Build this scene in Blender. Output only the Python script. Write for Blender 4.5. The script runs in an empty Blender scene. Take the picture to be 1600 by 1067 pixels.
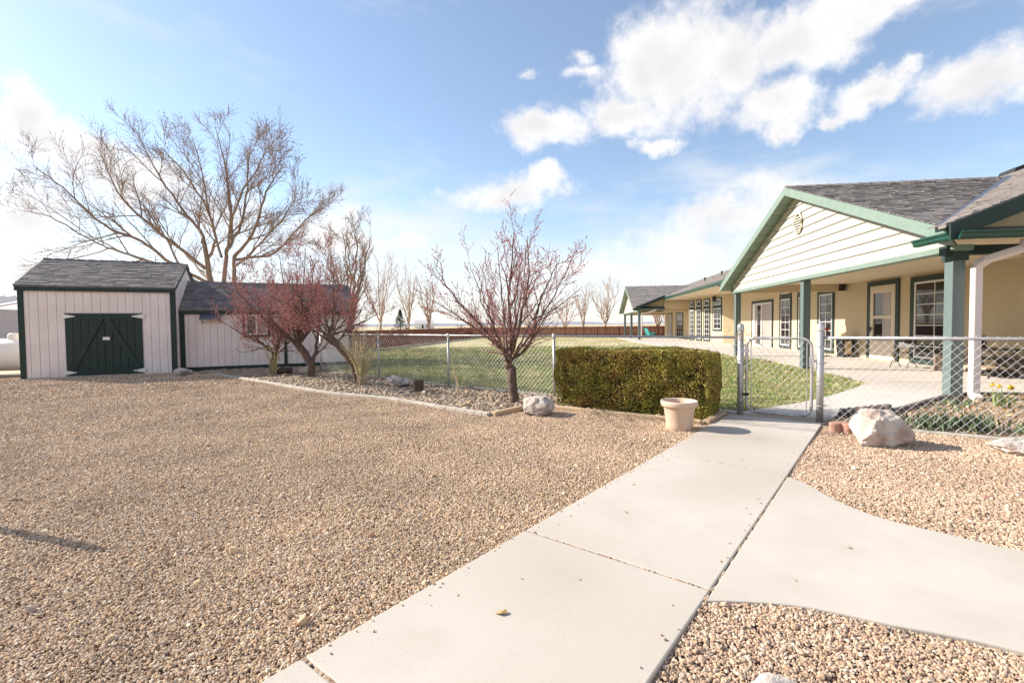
import bpy, bmesh, math, random
import numpy as np
from mathutils import Vector, Matrix, noise as mnoise
random.seed(7); RNG = np.random.default_rng(11)
R = math.radians
sc = bpy.context.scene
C = sc.collection

# ------------------------------------------------------------------ camera
cam_d = bpy.data.cameras.new('camera'); cam = bpy.data.objects.new('camera', cam_d); C.objects.link(cam)
cam_d.sensor_width = 36.0; cam_d.lens = 36.0 * 745 / 1600; cam_d.clip_start = 0.05; cam_d.clip_end = 6000
cam.matrix_world = Matrix.Translation((0, 0, 1.42)) @ Matrix.Rotation(R(90 - 1.96), 4, 'X') @ Matrix.Rotation(R(-0.573), 4, 'Z')
sc.camera = cam

# ------------------------------------------------------------------ sky and sun
SUN_EL = R(30.0); SUN_AZ = math.atan2(-0.955, 0.30)          # azimuth from +Y towards +X
SUN = Vector((math.sin(SUN_AZ) * math.cos(SUN_EL), math.cos(SUN_AZ) * math.cos(SUN_EL), math.sin(SUN_EL)))
EXPOSURE = 0.82
world = bpy.data.worlds.new('World'); sc.world = world; world.use_nodes = True
def build_world():
    nt = world.node_tree; nt.nodes.clear(); N = nt.nodes.new; L = nt.links.new
    def mth(op, a, b=None, c=None, clamp=False):
        n = N('ShaderNodeMath'); n.operation = op; n.use_clamp = clamp
        for i, q in enumerate((a, b, c)):
            if q is None: continue
            if isinstance(q, (int, float)): n.inputs[i].default_value = q
            else: L(q, n.inputs[i])
        return n.outputs[0]
    def vm(op, a, b):
        n = N('ShaderNodeVectorMath'); n.operation = op
        for i, q in enumerate((a, b)):
            if isinstance(q, tuple): n.inputs[i].default_value = q
            else: L(q, n.inputs[i])
        return n
    out = N('ShaderNodeOutputWorld'); bg = N('ShaderNodeBackground'); bg.inputs[1].default_value = 0.122
    sky = N('ShaderNodeTexSky'); sky.sky_type = 'NISHITA'; sky.sun_disc = False
    sky.sun_elevation = SUN_EL; sky.sun_rotation = SUN_AZ
    sky.air_density = 1.0; sky.dust_density = 0.35; sky.ozone_density = 1.8
    tc = N('ShaderNodeTexCoord'); sp = N('ShaderNodeSeparateXYZ'); L(tc.outputs['Generated'], sp.inputs[0])
    az = mth('ARCTAN2', sp.outputs[0], sp.outputs[1]); el = mth('ARCSINE', sp.outputs[2])
    cb = N('ShaderNodeCombineXYZ'); L(az, cb.inputs[0]); L(el, cb.inputs[1])
    def noise(scale, detail, rough, vec, off=0.0):
        n = N('ShaderNodeTexNoise'); n.inputs['Scale'].default_value = scale; n.inputs['Detail'].default_value = detail
        n.inputs['Roughness'].default_value = rough
        L(vm('ADD', vec, (off, off * .7, off * .3)).outputs[0], n.inputs['Vector']); return n.outputs[0]
    d3 = tc.outputs['Generated']
    # warp the lobe coordinates so that outlines billow
    n1 = noise(5.0, 6, .62, d3); n2 = noise(5.0, 6, .62, d3, 7.3)
    wc = N('ShaderNodeCombineXYZ'); L(mth('MULTIPLY_ADD', n1, .26, -.13), wc.inputs[0]); L(mth('MULTIPLY_ADD', n2, .16, -.08), wc.inputs[1])
    pos = vm('ADD', cb.outputs[0], wc.outputs[0]).outputs[0]
    # cumulus lobes: azimuth, elevation, half width, half height (radians), weight
    def lobe(px, py, rx, ry, wgt=1.0):
        a = math.atan((px - 800) / 745); hyp = math.hypot(745, px - 800)
        e = math.atan((508 - .01 * (px - 800) - py) / hyp)
        ca = math.cos(a)
        return (a, e, 1.0 * rx / 745 * ca * ca, .97 * ry / hyp * math.cos(e), wgt)
    lobes = [lobe(*q) for q in [
        (1060, 110, 105, 115), (1140, 90, 90, 75), (985, 190, 75, 40), (870, 215, 88, 42), (1195, 165, 75, 55), (1205, 215, 30, 26, .85), (1015, 238, 40, 16, .8),
        (1270, 50, 105, 62), (1390, 8, 150, 36), (1540, 118, 130, 62), (1360, 135, 85, 26, .85), (1300, 178, 40, 16, .8), (1420, 105, 40, 14, .6),
        (800, 304, 110, 22, .85), (850, 290, 50, 18, .8), (1140, 335, 130, 36, .65), (1210, 305, 70, 28, .75), (1080, 385, 130, 28, .5),
        (65, 185, 70, 52), (125, 235, 105, 50), (215, 290, 120, 48), (60, 330, 120, 60, .75), (20, 400, 140, 55, .7), (330, 330, 80, 35, .55), (560, 328, 24, 18, .8),
        (645, 388, 26, 14, .7), (525, 360, 90, 40, .6), (935, 75, 22, 18, .6), (940, 105, 30, 15, .5), (860, 118, 16, 14, .5), (930, 425, 60, 16, .7)]]
    lobes += [(-1.35, .45, .30, .14, 1), (-1.9, .3, .35, .12, 1), (1.25, .5, .3, .16, 1), (1.8, .28, .4, .13, 1), (2.6, .4, .35, .15, 1), (-2.6, .35, .4, .14, 1), (.3, 1.1, .5, .15, .9), (-.5, 1.25, .5, .12, .8)]
    mx = None
    for (a, e, rx, ry, wg) in lobes:
        s = vm('MULTIPLY', vm('SUBTRACT', pos, (a, e, 0)).outputs[0], (1 / rx, 1 / ry, 0)).outputs[0]
        ln = N('ShaderNodeVectorMath'); ln.operation = 'LENGTH'; L(s, ln.inputs[0])
        b = mth('MULTIPLY_ADD', ln.outputs['Value'], -wg, wg)
        mx = b if mx is None else mth('SMOOTH_MAX', mx, b, .18)
    fine = noise(17.0, 8, .66, d3, 3.1)
    dens = mth('ADD', mx, mth('MULTIPLY_ADD', fine, 1.25, -.60))
    mr = N('ShaderNodeMapRange'); mr.interpolation_type = 'SMOOTHSTEP'; L(dens, mr.inputs[0]); mr.inputs[1].default_value = -.12; mr.inputs[2].default_value = .58
    cum = mr.outputs[0]
    # high thin veil, thicker towards the horizon
    st = N('ShaderNodeMapping'); st.inputs['Scale'].default_value = (1.0, 1.0, 3.2); st.inputs['Rotation'].default_value = (0, R(-14), 0); L(d3, st.inputs[0])
    veil = noise(2.6, 7, .62, st.outputs[0], 1.7)
    low = N('ShaderNodeMapRange'); low.interpolation_type = 'SMOOTHSTEP'; L(el, low.inputs[0]); low.inputs[1].default_value = .42; low.inputs[2].default_value = .0
    low.inputs[3].default_value = 0; low.inputs[4].default_value = 1
    vmr = N('ShaderNodeMapRange'); vmr.interpolation_type = 'SMOOTHSTEP'; L(mth('ADD', veil, mth('MULTIPLY', low.outputs[0], .36)), vmr.inputs[0]); vmr.inputs[1].default_value = .50; vmr.inputs[2].default_value = .88
    veil_m = mth('MULTIPLY_ADD', vmr.outputs[0], .70, .10)
    # cloud brightness: lit tops, softer grey-lilac inside
    sh = N('ShaderNodeMapRange'); L(mth('ADD', mth('MULTIPLY', noise(9.0, 5, .55, d3, 5.5), 1.0), mth('MULTIPLY', mx, .30)), sh.inputs[0])
    sh.inputs[1].default_value = .42; sh.inputs[2].default_value = .85
    cc = N('ShaderNodeMix'); cc.data_type = 'RGBA'; L(sh.outputs[0], cc.inputs[0])
    cc.inputs[6].default_value = (5.5, 5.4, 5.3, 1); cc.inputs[7].default_value = (4.15, 4.05, 4.1, 1)
    m1 = N('ShaderNodeMix'); m1.data_type = 'RGBA'; L(veil_m, m1.inputs[0]); L(sky.outputs[0], m1.inputs[6]); m1.inputs[7].default_value = (4.6, 4.6, 4.65, 1)
    m2 = N('ShaderNodeMix'); m2.data_type = 'RGBA'; L(mth('MULTIPLY', cum, .96), m2.inputs[0]); L(m1.outputs[2], m2.inputs[6]); L(cc.outputs[2], m2.inputs[7])
    L(m2.outputs[2], bg.inputs[0]); L(bg.outputs[0], out.inputs[0])
build_world()
sun_d = bpy.data.lights.new('sun', 'SUN'); sun_d.energy = 5.0; sun_d.angle = R(.53); sun_d.color = (1.0, .93, .82)
sun = bpy.data.objects.new('sun', sun_d); C.objects.link(sun); sun.location = (-40, 10, 30)
sun.rotation_euler = (-SUN).to_track_quat('-Z', 'Y').to_euler()
sc.view_settings.view_transform = 'Standard'; sc.view_settings.look = 'None'; sc.view_settings.gamma = 1
sc.view_settings.exposure = EXPOSURE; sc.view_settings.use_curve_mapping = False
sc.cycles.max_bounces = 6; sc.cycles.diffuse_bounces = 3; sc.cycles.glossy_bounces = 3; sc.cycles.transparent_max_bounces = 8

# ------------------------------------------------------------------ materials
MATS = {}
def mat(name, c1, c2=None, scale=6.0, rough=.8, bump=0.0, bscale=40.0, metal=0.0, island=0.0, instance=None, stretch=None, spec=.5, detail=5, coord='Object', lo=.35, hi=.65, third=None, tscale=1.0):
    if name in MATS: return MATS[name]
    m = bpy.data.materials.new(name); m.use_nodes = True; nt = m.node_tree; N = nt.nodes.new; L = nt.links.new
    b = nt.nodes['Principled BSDF']; b.inputs['Roughness'].default_value = rough; b.inputs['Metallic'].default_value = metal
    b.inputs['Specular IOR Level'].default_value = spec
    tc = N('ShaderNodeTexCoord'); vec = tc.outputs[coord]
    if stretch:
        mp = N('ShaderNodeMapping'); mp.inputs['Scale'].default_value = stretch; L(vec, mp.inputs[0]); vec = mp.outputs[0]
    col = None
    if c2 is not None:
        n = N('ShaderNodeTexNoise'); n.inputs['Scale'].default_value = scale; n.inputs['Detail'].default_value = detail; n.inputs['Roughness'].default_value = .6; L(vec, n.inputs['Vector'])
        r = N('ShaderNodeMapRange'); L(n.outputs[0], r.inputs[0]); r.inputs[1].default_value = lo; r.inputs[2].default_value = hi
        mx = N('ShaderNodeMix'); mx.data_type = 'RGBA'; L(r.outputs[0], mx.inputs[0]); mx.inputs[6].default_value = (*c1, 1); mx.inputs[7].default_value = (*c2, 1)
        col = mx.outputs[2]
        if third is not None:
            n3 = N('ShaderNodeTexNoise'); n3.inputs['Scale'].default_value = tscale; n3.inputs['Detail'].default_value = 4; L(tc.outputs[coord], n3.inputs['Vector'])
            r3 = N('ShaderNodeMapRange'); L(n3.outputs[0], r3.inputs[0]); r3.inputs[1].default_value = .45; r3.inputs[2].default_value = .68
            m3 = N('ShaderNodeMix'); m3.data_type = 'RGBA'; L(r3.outputs[0], m3.inputs[0]); L(col, m3.inputs[6]); m3.inputs[7].default_value = (*third, 1); col = m3.outputs[2]
    if island or instance:
        if instance:
            oi = N('ShaderNodeObjectInfo'); rnd = oi.outputs['Random']
        else:
            g = N('ShaderNodeNewGeometry'); rnd = g.outputs['Random Per Island']
        if instance:
            cr = N('ShaderNodeValToRGB'); cr.color_ramp.interpolation = 'CONSTANT' if len(instance) > 3 else 'LINEAR'
            els = cr.color_ramp.elements
            while len(els) < len(instance): els.new(.5)
            for i, cc in enumerate(instance): els[i].position = i / len(instance); els[i].color = (*cc, 1)
            L(rnd, cr.inputs[0])
            # broad patches of dustier and cleaner stone across the ground
            nl = N('ShaderNodeTexNoise'); nl.inputs['Scale'].default_value = 1.1; nl.inputs['Detail'].default_value = 5; L(oi.outputs['Location'], nl.inputs['Vector'])
            rl = N('ShaderNodeMapRange'); L(nl.outputs[0], rl.inputs[0]); rl.inputs[1].default_value = .32; rl.inputs[2].default_value = .68; rl.inputs[3].default_value = .80; rl.inputs[4].default_value = 1.10
            hv = N('ShaderNodeHueSaturation'); L(rl.outputs[0], hv.inputs['Value']); L(cr.outputs[0], hv.inputs['Color'])
            if col is None: col = hv.outputs[0]
            else:
                mm = N('ShaderNodeMix'); mm.data_type = 'RGBA'; mm.blend_type = 'MULTIPLY'; mm.inputs[0].default_value = 1.0; L(hv.outputs[0], mm.inputs[6]); L(col, mm.inputs[7]); col = mm.outputs[2]
        else:
            hs = N('ShaderNodeHueSaturation'); 
            if col is None:
                hs.inputs['Color'].default_value = (*c1, 1)
            else: L(col, hs.inputs['Color'])
            mr = N('ShaderNodeMapRange'); L(rnd, mr.inputs[0]); mr.inputs[3].default_value = 1 - island; mr.inputs[4].default_value = 1 + island
            L(mr.outputs[0], hs.inputs['Value']); col = hs.outputs[0]
    if col is None: b.inputs['Base Color'].default_value = (*c1, 1)
    else: L(col, b.inputs['Base Color'])
    if bump:
        nb = N('ShaderNodeTexNoise'); nb.inputs['Scale'].default_value = bscale; nb.inputs['Detail'].default_value = 6; L(vec, nb.inputs['Vector'])
        bp = N('ShaderNodeBump'); bp.inputs['Strength'].default_value = min(1, bump); bp.inputs['Distance'].default_value = .02 * max(1, bump); L(nb.outputs[0], bp.inputs['Height']); L(bp.outputs[0], b.inputs['Normal'])
    MATS[name] = m; return m

def gravel_ground_mat():
    m = bpy.data.materials.new('gravel_bed'); m.use_nodes = True; nt = m.node_tree; N = nt.nodes.new; L = nt.links.new
    b = nt.nodes['Principled BSDF']; b.inputs['Roughness'].default_value = .9
    tc = N('ShaderNodeTexCoord')
    v = N('ShaderNodeTexVoronoi'); v.inputs['Scale'].default_value = 42; L(tc.outputs['Object'], v.inputs['Vector'])
    sx = N('ShaderNodeSeparateXYZ'); L(v.outputs['Color'], sx.inputs[0])
    cr = N('ShaderNodeValToRGB'); els = cr.color_ramp.elements; cr.color_ramp.interpolation = 'CONSTANT'
    cols = [(.26, .19, .13), (.42, .31, .22), (.50, .37, .25), (.36, .27, .21), (.55, .46, .37), (.30, .19, .13)]
    while len(els) < len(cols): els.new(.5)
    for i, cc in enumerate(cols): els[i].position = i / len(cols); els[i].color = (*cc, 1)
    L(sx.outputs[0], cr.inputs[0])
    n = N('ShaderNodeTexNoise'); n.inputs['Scale'].default_value = .8; n.inputs['Detail'].default_value = 5; L(tc.outputs['Object'], n.inputs['Vector'])
    r = N('ShaderNodeMapRange'); L(n.outputs[0], r.inputs[0]); r.inputs[1].default_value = .35; r.inputs[2].default_value = .7; r.inputs[3].default_value = .78; r.inputs[4].default_value = 1.08
    mm = N('ShaderNodeMix'); mm.data_type = 'RGBA'; mm.blend_type = 'MULTIPLY'; mm.inputs[0].default_value = 1; L(cr.outputs[0], mm.inputs[6])
    cb = N('ShaderNodeCombineColor'); [L(r.outputs[0], cb.inputs[i]) for i in range(3)]; L(cb.outputs[0], mm.inputs[7]); L(mm.outputs[2], b.inputs['Base Color'])
    bp = N('ShaderNodeBump'); bp.inputs['Strength'].default_value = .9; bp.inputs['Distance'].default_value = .02; bp.invert = True; L(v.outputs['Distance'], bp.inputs['Height']); L(bp.outputs[0], b.inputs['Normal'])
    return m
MG = gravel_ground_mat()
def speckle(m, scale=210, thr=.64, dark=.72):
    nt = m.node_tree; N = nt.nodes.new; L = nt.links.new; b = nt.nodes['Principled BSDF']; src = b.inputs['Base Color'].links[0].from_socket
    tc = N('ShaderNodeTexCoord'); n = N('ShaderNodeTexNoise'); n.inputs['Scale'].default_value = scale; n.inputs['Detail'].default_value = 2; L(tc.outputs['Object'], n.inputs['Vector'])
    n2 = N('ShaderNodeTexNoise'); n2.inputs['Scale'].default_value = 1.3; n2.inputs['Detail'].default_value = 6; L(tc.outputs['Object'], n2.inputs['Vector'])
    ad = N('ShaderNodeMath'); ad.operation = 'MULTIPLY_ADD'; L(n2.outputs[0], ad.inputs[0]); ad.inputs[1].default_value = .35; L(n.outputs[0], ad.inputs[2])
    r = N('ShaderNodeMapRange'); L(ad.outputs[0], r.inputs[0]); r.inputs[1].default_value = thr + .16; r.inputs[2].default_value = thr + .26; r.inputs[3].default_value = 1; r.inputs[4].default_value = dark
    h = N('ShaderNodeHueSaturation'); L(src, h.inputs['Color']); L(r.outputs[0], h.inputs['Value']); L(h.outputs[0], b.inputs['Base Color'])
STONE_COLS = [(min(1, a * 1.12), b * 1.05, c * .95) for a, b, c in [(.50, .37, .26), (.60, .47, .34), (.42, .30, .21), (.64, .55, .45), (.48, .32, .21), (.56, .43, .33), (.36, .25, .18), (.58, .42, .26), (.70, .62, .52), (.50, .39, .32), (.62, .46, .30), (.44, .35, .29)]]
PINK_COLS = [(.54, .40, .29), (.62, .48, .37), (.47, .32, .23), (.66, .55, .48), (.44, .31, .23), (.57, .43, .33), (.36, .27, .22), (.60, .41, .30), (.70, .61, .52), (.52, .39, .30)]; PINK_COLS = [(a, b * .94, c * .84) for a, b, c in PINK_COLS]
M_STONE = mat('gravel_stone', (.86, .86, .86), (1, 1, 1), scale=60, rough=.85, instance=STONE_COLS)
M_PINK = mat('pink_gravel_stone', (.86, .86, .86), (1, 1, 1), scale=60, rough=.85, instance=PINK_COLS)
M_RIVER = mat('river_stone', (.85, .85, .85), (1, 1, 1), scale=30, rough=.8, instance=[(.38, .275, .18), (.43, .325, .22), (.28, .205, .145), (.41, .28, .165), (.25, .195, .155), (.48, .385, .285)])
M_CONC = mat('concrete', (.49, .435, .37), (.56, .505, .44), scale=2.2, rough=.9, bump=.09, bscale=260, lo=.3, hi=.7, third=(.44, .38, .315), tscale=.55, detail=8)
M_CONC2 = mat('patio_concrete', (.56, .50, .44), (.62, .56, .50), scale=.9, rough=.9, bump=.15, bscale=120, third=(.50, .45, .40), tscale=.4)
speckle(M_CONC); speckle(M_CONC2)
M_CURB = mat('curb_concrete', (.40, .35, .285), (.52, .465, .395), scale=5, rough=.9, bump=.4, bscale=60)
M_TIMBER = mat('landscape_timber', (.42, .29, .17), (.55, .41, .27), scale=4, rough=.85, bump=.4, bscale=30, stretch=(1, 1, 8))
M_SOIL = mat('soil', (.30, .20, .13), (.46, .34, .23), scale=7, rough=.95, bump=1, bscale=50)
M_FIELD = mat('dry_field', (.46, .36, .22), (.58, .47, .30), scale=.04, rough=1)
M_LAWN = mat('lawn', (.50, .41, .20), (.25, .255, .08), scale=.55, rough=.95, bump=.8, bscale=90, stretch=(.25, 1.3, 1), third=(.56, .45, .26), tscale=.35, detail=8)  # dormant tan and green turf; stretched dark bands also paint in shadow stripes
M_BLADE = mat('grass_blade', (1, 1, 1), rough=.8, instance=[(.17, .27, .055), (.42, .40, .14), (.58, .47, .25), (.20, .30, .065), (.60, .50, .27), (.25, .32, .08)])
M_STUCCO = mat('stucco', (.55, .44, .285), (.60, .49, .33), scale=14, rough=.95, bump=.55, bscale=70)
M_CREAM = mat('porch_ceiling', (.60, .50, .36), (.63, .53, .39), scale=3, rough=.9)
M_SIDE = mat('gable_siding', (.45, .42, .355), (.50, .465, .40), scale=9, rough=.75, bump=.25, bscale=30, stretch=(6, 6, .4), island=.03)
M_MINT = mat('mint_trim', (.17, .235, .19), (.20, .265, .22), scale=4, rough=.6)
M_TEAL = mat('post_paint', (.105, .145, .14), (.125, .165, .16), scale=5, rough=.55)
M_GUT = mat('gutter_green', (.006, .055, .040), (.010, .072, .054), scale=3, rough=.3)
M_DKG = mat('dark_green_paint', (.006, .023, .018), (.011, .033, .026), scale=6, rough=.6)
M_DKTRIM = mat('window_trim_green', (.016, .034, .030), (.024, .046, .041), scale=5, rough=.6)
M_WHITE = mat('white_vinyl', (.78, .75, .70), rough=.45)
M_BEIGE = mat('beige_door', (.66, .57, .45), rough=.5)
M_DOWN = mat('downspout_paint', (.74, .63, .58), (.78, .68, .63), scale=3, rough=.45)
M_GLASS = mat('window_glass', (.018, .019, .024), rough=.03, spec=1.0)
M_CURT = mat('curtain', (.42, .36, .33), (.30, .25, .23), scale=3, rough=.4, stretch=(8, 8, .2), spec=.8)
M_SHING = mat('roof_shingle', (.185, .16, .15), (.275, .245, .235), scale=5, rough=.95, island=.20, bump=.4, bscale=150)
M_SHINGD = mat('shed_shingle', (.13, .12, .125), (.21, .185, .18), scale=5, rough=.95, island=.24, bump=.4, bscale=150)
M_VALLEY = mat('valley_metal', (.07, .085, .12), (.10, .115, .15), scale=4, rough=.4, metal=.3)
M_SHED = mat('shed_paint', (.80, .70, .665), (.85, .76, .72), scale=3, rough=.7, bump=.2, bscale=25, stretch=(6, 6, .5), third=(.76, .65, .61), tscale=1.3)
M_GALV = mat('galvanised', (.42, .40, .40), (.54, .52, .52), scale=12, rough=.42, metal=.55)
M_WIRE = mat('chain_wire', (.62, .60, .60), rough=.5, metal=.15)
M_BLACK = mat('black_plastic', (.015, .015, .016), rough=.5)
M_POT = mat('pot_plastic', (.60, .43, .31), (.64, .48, .36), scale=5, rough=.55)
M_ROCKW = mat('white_boulder', (.58, .515, .45), (.42, .33, .27), scale=9, rough=.95, bump=1.4, bscale=14, third=(.36, .24, .20), tscale=5.0, lo=.45, hi=.75)
M_ROCKG = mat('grey_boulder', (.60, .52, .45), (.40, .34, .30), scale=6, rough=.95, bump=1.4, bscale=14, third=(.20, .175, .165), tscale=4.5)
M_ROCKR = mat('red_brick_stone', (.40, .20, .14), (.50, .28, .20), scale=9, rough=.9, bump=.6, bscale=30)
M_STUMP = mat('weathered_stump', (.055, .04, .03), (.12, .09, .07), scale=6, rough=.95, bump=1, bscale=30, stretch=(4, 4, .6))
M_BARKB = mat('grey_brown_bark', (.20, .14, .10), (.32, .235, .17), scale=5, rough=.9, bump=.6, bscale=20, stretch=(3, 3, .8))
M_TWIGB = mat('brown_twig', (.29, .20, .15), (.38, .27, .20), scale=2, rough=.85)
M_BARKD = mat('dark_plum_bark', (.085, .052, .042), (.17, .11, .085), scale=7, rough=.9, bump=.9, bscale=26, stretch=(2.5, 2.5, .7))
M_TWIGD = mat('plum_twig', (.22, .11, .09), (.31, .17, .14), scale=3, rough=.8)
M_BUD = mat('red_bud', (.54, .19, .19), (.66, .33, .31), scale=9, rough=.7, island=.3)
M_BUDD = mat('brown_bud', (.16, .08, .07), rough=.8)
M_FAR = mat('pale_bark', (.40, .29, .22), (.50, .37, .29), scale=1, rough=.9)
M_FARE = mat('evergreen', (.05, .06, .05), (.08, .09, .07), scale=2, rough=.9)
M_SHRUB = mat('shrub_stem', (.42, .34, .22), (.52, .42, .28), scale=4, rough=.85)
M_SHLEAF = mat('yellow_leaf', (.42, .40, .09), (.50, .45, .14), scale=4, rough=.7, island=.3)
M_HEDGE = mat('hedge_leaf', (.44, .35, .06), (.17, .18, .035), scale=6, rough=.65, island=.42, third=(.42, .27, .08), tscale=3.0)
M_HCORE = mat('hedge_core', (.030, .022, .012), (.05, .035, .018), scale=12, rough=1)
M_FENCE = mat('red_cedar', (.20, .062, .032), (.28, .095, .05), scale=2.2, rough=.8, island=.22, stretch=(3, 3, .4))
M_TURQ = mat('turquoise_paint', (.05, .36, .36), rough=.5)
M_RED = mat('red_glaze', (.33, .05, .03), rough=.4)
M_TAN = mat('tan_board', (.58, .42, .22), rough=.7)
M_BARKT = mat('rough_bark_block', (.46, .34, .23), (.30, .19, .13), scale=7, rough=.95, bump=1.2, bscale=18, stretch=(3, 3, .5))
M_FRAME = mat('dark_frame', (.03, .022, .02), rough=.5)
M_TANK = mat('tank_white', (.72, .67, .61), (.76, .72, .66), scale=2, rough=.4)
M_LILAC = mat('steel_siding', (.50, .47, .50), (.56, .52, .55), scale=3, rough=.5)
M_MAROON = mat('maroon_steel', (.07, .03, .04), rough=.5)
M_ROOFW = mat('steel_roof', (.60, .55, .55), rough=.4)
M_IRIS = mat('iris_leaf', (.10, .15, .075), (.17, .21, .10), scale=6, rough=.7, island=.25)
M_DAFL = mat('daffodil_leaf', (.20, .26, .08), (.28, .32, .11), scale=6, rough=.6, island=.2)
M_YEL = mat('daffodil_petal', (.75, .52, .05), rough=.6)
M_LITTER = mat('dry_litter', (1, 1, 1), rough=.9, instance=[(.48, .34, .20), (.36, .22, .12), (.58, .44, .28), (.42, .27, .15), (.62, .50, .34), (.30, .19, .12)])
M_EDGE = mat('dark_edging', (.10, .075, .07), (.16, .12, .11), scale=6, rough=.9, bump=.4, bscale=30)
M_VINE = mat('dry_vine', (.32, .22, .12), (.42, .31, .18), scale=8, rough=.9)
M_LEAFD = mat('dead_leaf', (.46, .30, .12), (.30, .18, .08), scale=20, rough=.8)
M_HILL = mat('far_hill', (.30, .31, .36), rough=1)

# ------------------------------------------------------------------ mesh helpers
class MB:
    def __init__(s): s.v = []; s.f = []
    def add(s, vs, fs):
        o = len(s.v); s.v += [tuple(map(float, p)) for p in vs]; s.f += [tuple(i + o for i in f) for f in fs]; return s
    def box(s, x0, x1, y0, y1, z0, z1):
        return s.add([(x0, y0, z0), (x1, y0, z0), (x1, y1, z0), (x0, y1, z0), (x0, y0, z1), (x1, y0, z1), (x1, y1, z1), (x0, y1, z1)],
                     [(0, 3, 2, 1), (4, 5, 6, 7), (0, 1, 5, 4), (1, 2, 6, 5), (2, 3, 7, 6), (3, 0, 4, 7)])
    def hexa(s, lo, hi):       # two quads (each 4 points, same winding)
        return s.add(list(lo) + list(hi), [(0, 3, 2, 1), (4, 5, 6, 7), (0, 1, 5, 4), (1, 2, 6, 5), (2, 3, 7, 6), (3, 0, 4, 7)])
    def bar(s, a, b, wx, wz, up=(0, 0, 1)):   # rectangular bar from a to b
        a = Vector(a); b = Vector(b); d = (b - a).normalized(); u = Vector(up)
        if abs(d.dot(u)) > .98: u = Vector((1, 0, 0))
        x = d.cross(u).normalized() * wx / 2; z = x.cross(d).normalized() * wz / 2
        return s.hexa([a - x - z, a + x - z, a + x + z, a - x + z], [b - x - z, b + x - z, b + x + z, b - x + z])
    def prism(s, poly, z0, z1):
        n = len(poly); vs = [(p[0], p[1], z0) for p in poly] + [(p[0], p[1], z1) for p in poly]
        return s.add(vs, [tuple(range(n - 1, -1, -1)), tuple(range(n, 2 * n))] + [(i, (i + 1) % n, n + (i + 1) % n, n + i) for i in range(n)])
    def tube(s, pts, rad, n=6, cap=True, close=False):
        P = np.asarray(pts, float); k = len(P)
        if np.isscalar(rad): rad = [rad] * k
        T = np.gradient(P, axis=0) if not close else (np.roll(P, -1, 0) - np.roll(P, 1, 0))
        T /= np.maximum(np.linalg.norm(T, axis=1, keepdims=True), 1e-9)
        ref = np.array([0, 0, 1.]) if abs(T[0][2]) < .9 else np.array([1., 0, 0])
        A = np.cross(T, ref); ln = np.linalg.norm(A, axis=1, keepdims=True)
        bad = ln[:, 0] < .15
        if bad.any(): A[bad] = np.cross(T[bad], np.array([0.3, 1, 0.2])); ln = np.linalg.norm(A, axis=1, keepdims=True)
        A /= ln; B = np.cross(T, A)
        ang = np.arange(n) * 2 * np.pi / n
        ring = P[:, None, :] + (A[:, None, :] * np.cos(ang)[None, :, None] + B[:, None, :] * np.sin(ang)[None, :, None]) * np.asarray(rad)[:, None, None]
        o = len(s.v); s.v += [tuple(q) for q in ring.reshape(-1, 3)]
        m = k if close else k - 1
        for i in range(m):
            a = o + i * n; b = o + ((i + 1) % k) * n
            for j in range(n):
                j2 = (j + 1) % n; s.f.append((a + j, a + j2, b + j2, b + j))
        if cap and not close:
            s.f.append(tuple(o + j for j in range(n - 1, -1, -1))); s.f.append(tuple(o + (k - 1) * n + j for j in range(n)))
        return s
    def lathe(s, prof, n=24, c=(0, 0, 0)):
        o = len(s.v); k = len(prof)
        for r, z in prof:
            for j in range(n): a = 2 * math.pi * j / n; s.v.append((c[0] + r * math.cos(a), c[1] + r * math.sin(a), c[2] + z))
        for i in range(k - 1):
            for j in range(n): j2 = (j + 1) % n; s.f.append((o + i * n + j, o + i * n + j2, o + (i + 1) * n + j2, o + (i + 1) * n + j))
        return s
    def build(s, name, m, parent=None, smooth=False, bevel=0.0, kind=None):
        me = bpy.data.meshes.new(name); me.from_pydata(s.v, [], s.f); me.update(); me.materials.append(m)
        if smooth: me.shade_smooth()
        o = bpy.data.objects.new(name, me); C.objects.link(o)
        if parent: o.parent = parent
        if bevel:
            bv = o.modifiers.new('bevel', 'BEVEL'); bv.width = bevel; bv.segments = 2; bv.limit_method = 'ANGLE'
        if kind: o['kind'] = kind
        return o
def tag(o, label, cat, group=None):
    o['label'] = label; o['category'] = cat
    if group: o['group'] = group
    return o
def struct(o): o['kind'] = 'structure'; return o
def thing(name, label, cat, loc=(0, 0, 0), rz=0.0, group=None):
    o = bpy.data.objects.new(name, None); C.objects.link(o); o.location = loc; o.rotation_euler = (0, 0, rz); o.empty_display_size = .2
    return tag(o, label, cat, group)
def pip(P, poly):
    x, y = P[:, 0], P[:, 1]; ins = np.zeros(len(P), bool); n = len(poly)
    for i in range(n):
        x0, y0 = poly[i]; x1, y1 = poly[(i + 1) % n]
        if y0 == y1: continue
        c = ((y0 > y) != (y1 > y)) & (x < (x1 - x0) * (y - y0) / (y1 - y0) + x0); ins ^= c
    return ins
def smooth_line(pts, n=6):
    pts = [np.array(p, float) for p in pts]; out = []
    for i in range(len(pts) - 1):
        p0 = pts[max(i - 1, 0)]; p1 = pts[i]; p2 = pts[i + 1]; p3 = pts[min(i + 2, len(pts) - 1)]
        for k in range(n):
            t = k / n; out.append(.5 * (2 * p1 + (p2 - p0) * t + (2 * p0 - 5 * p1 + 4 * p2 - p3) * t * t + (3 * p1 - p0 - 3 * p2 + p3) * t ** 3))
    out.append(pts[-1]); return [tuple(q) for q in out]
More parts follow.
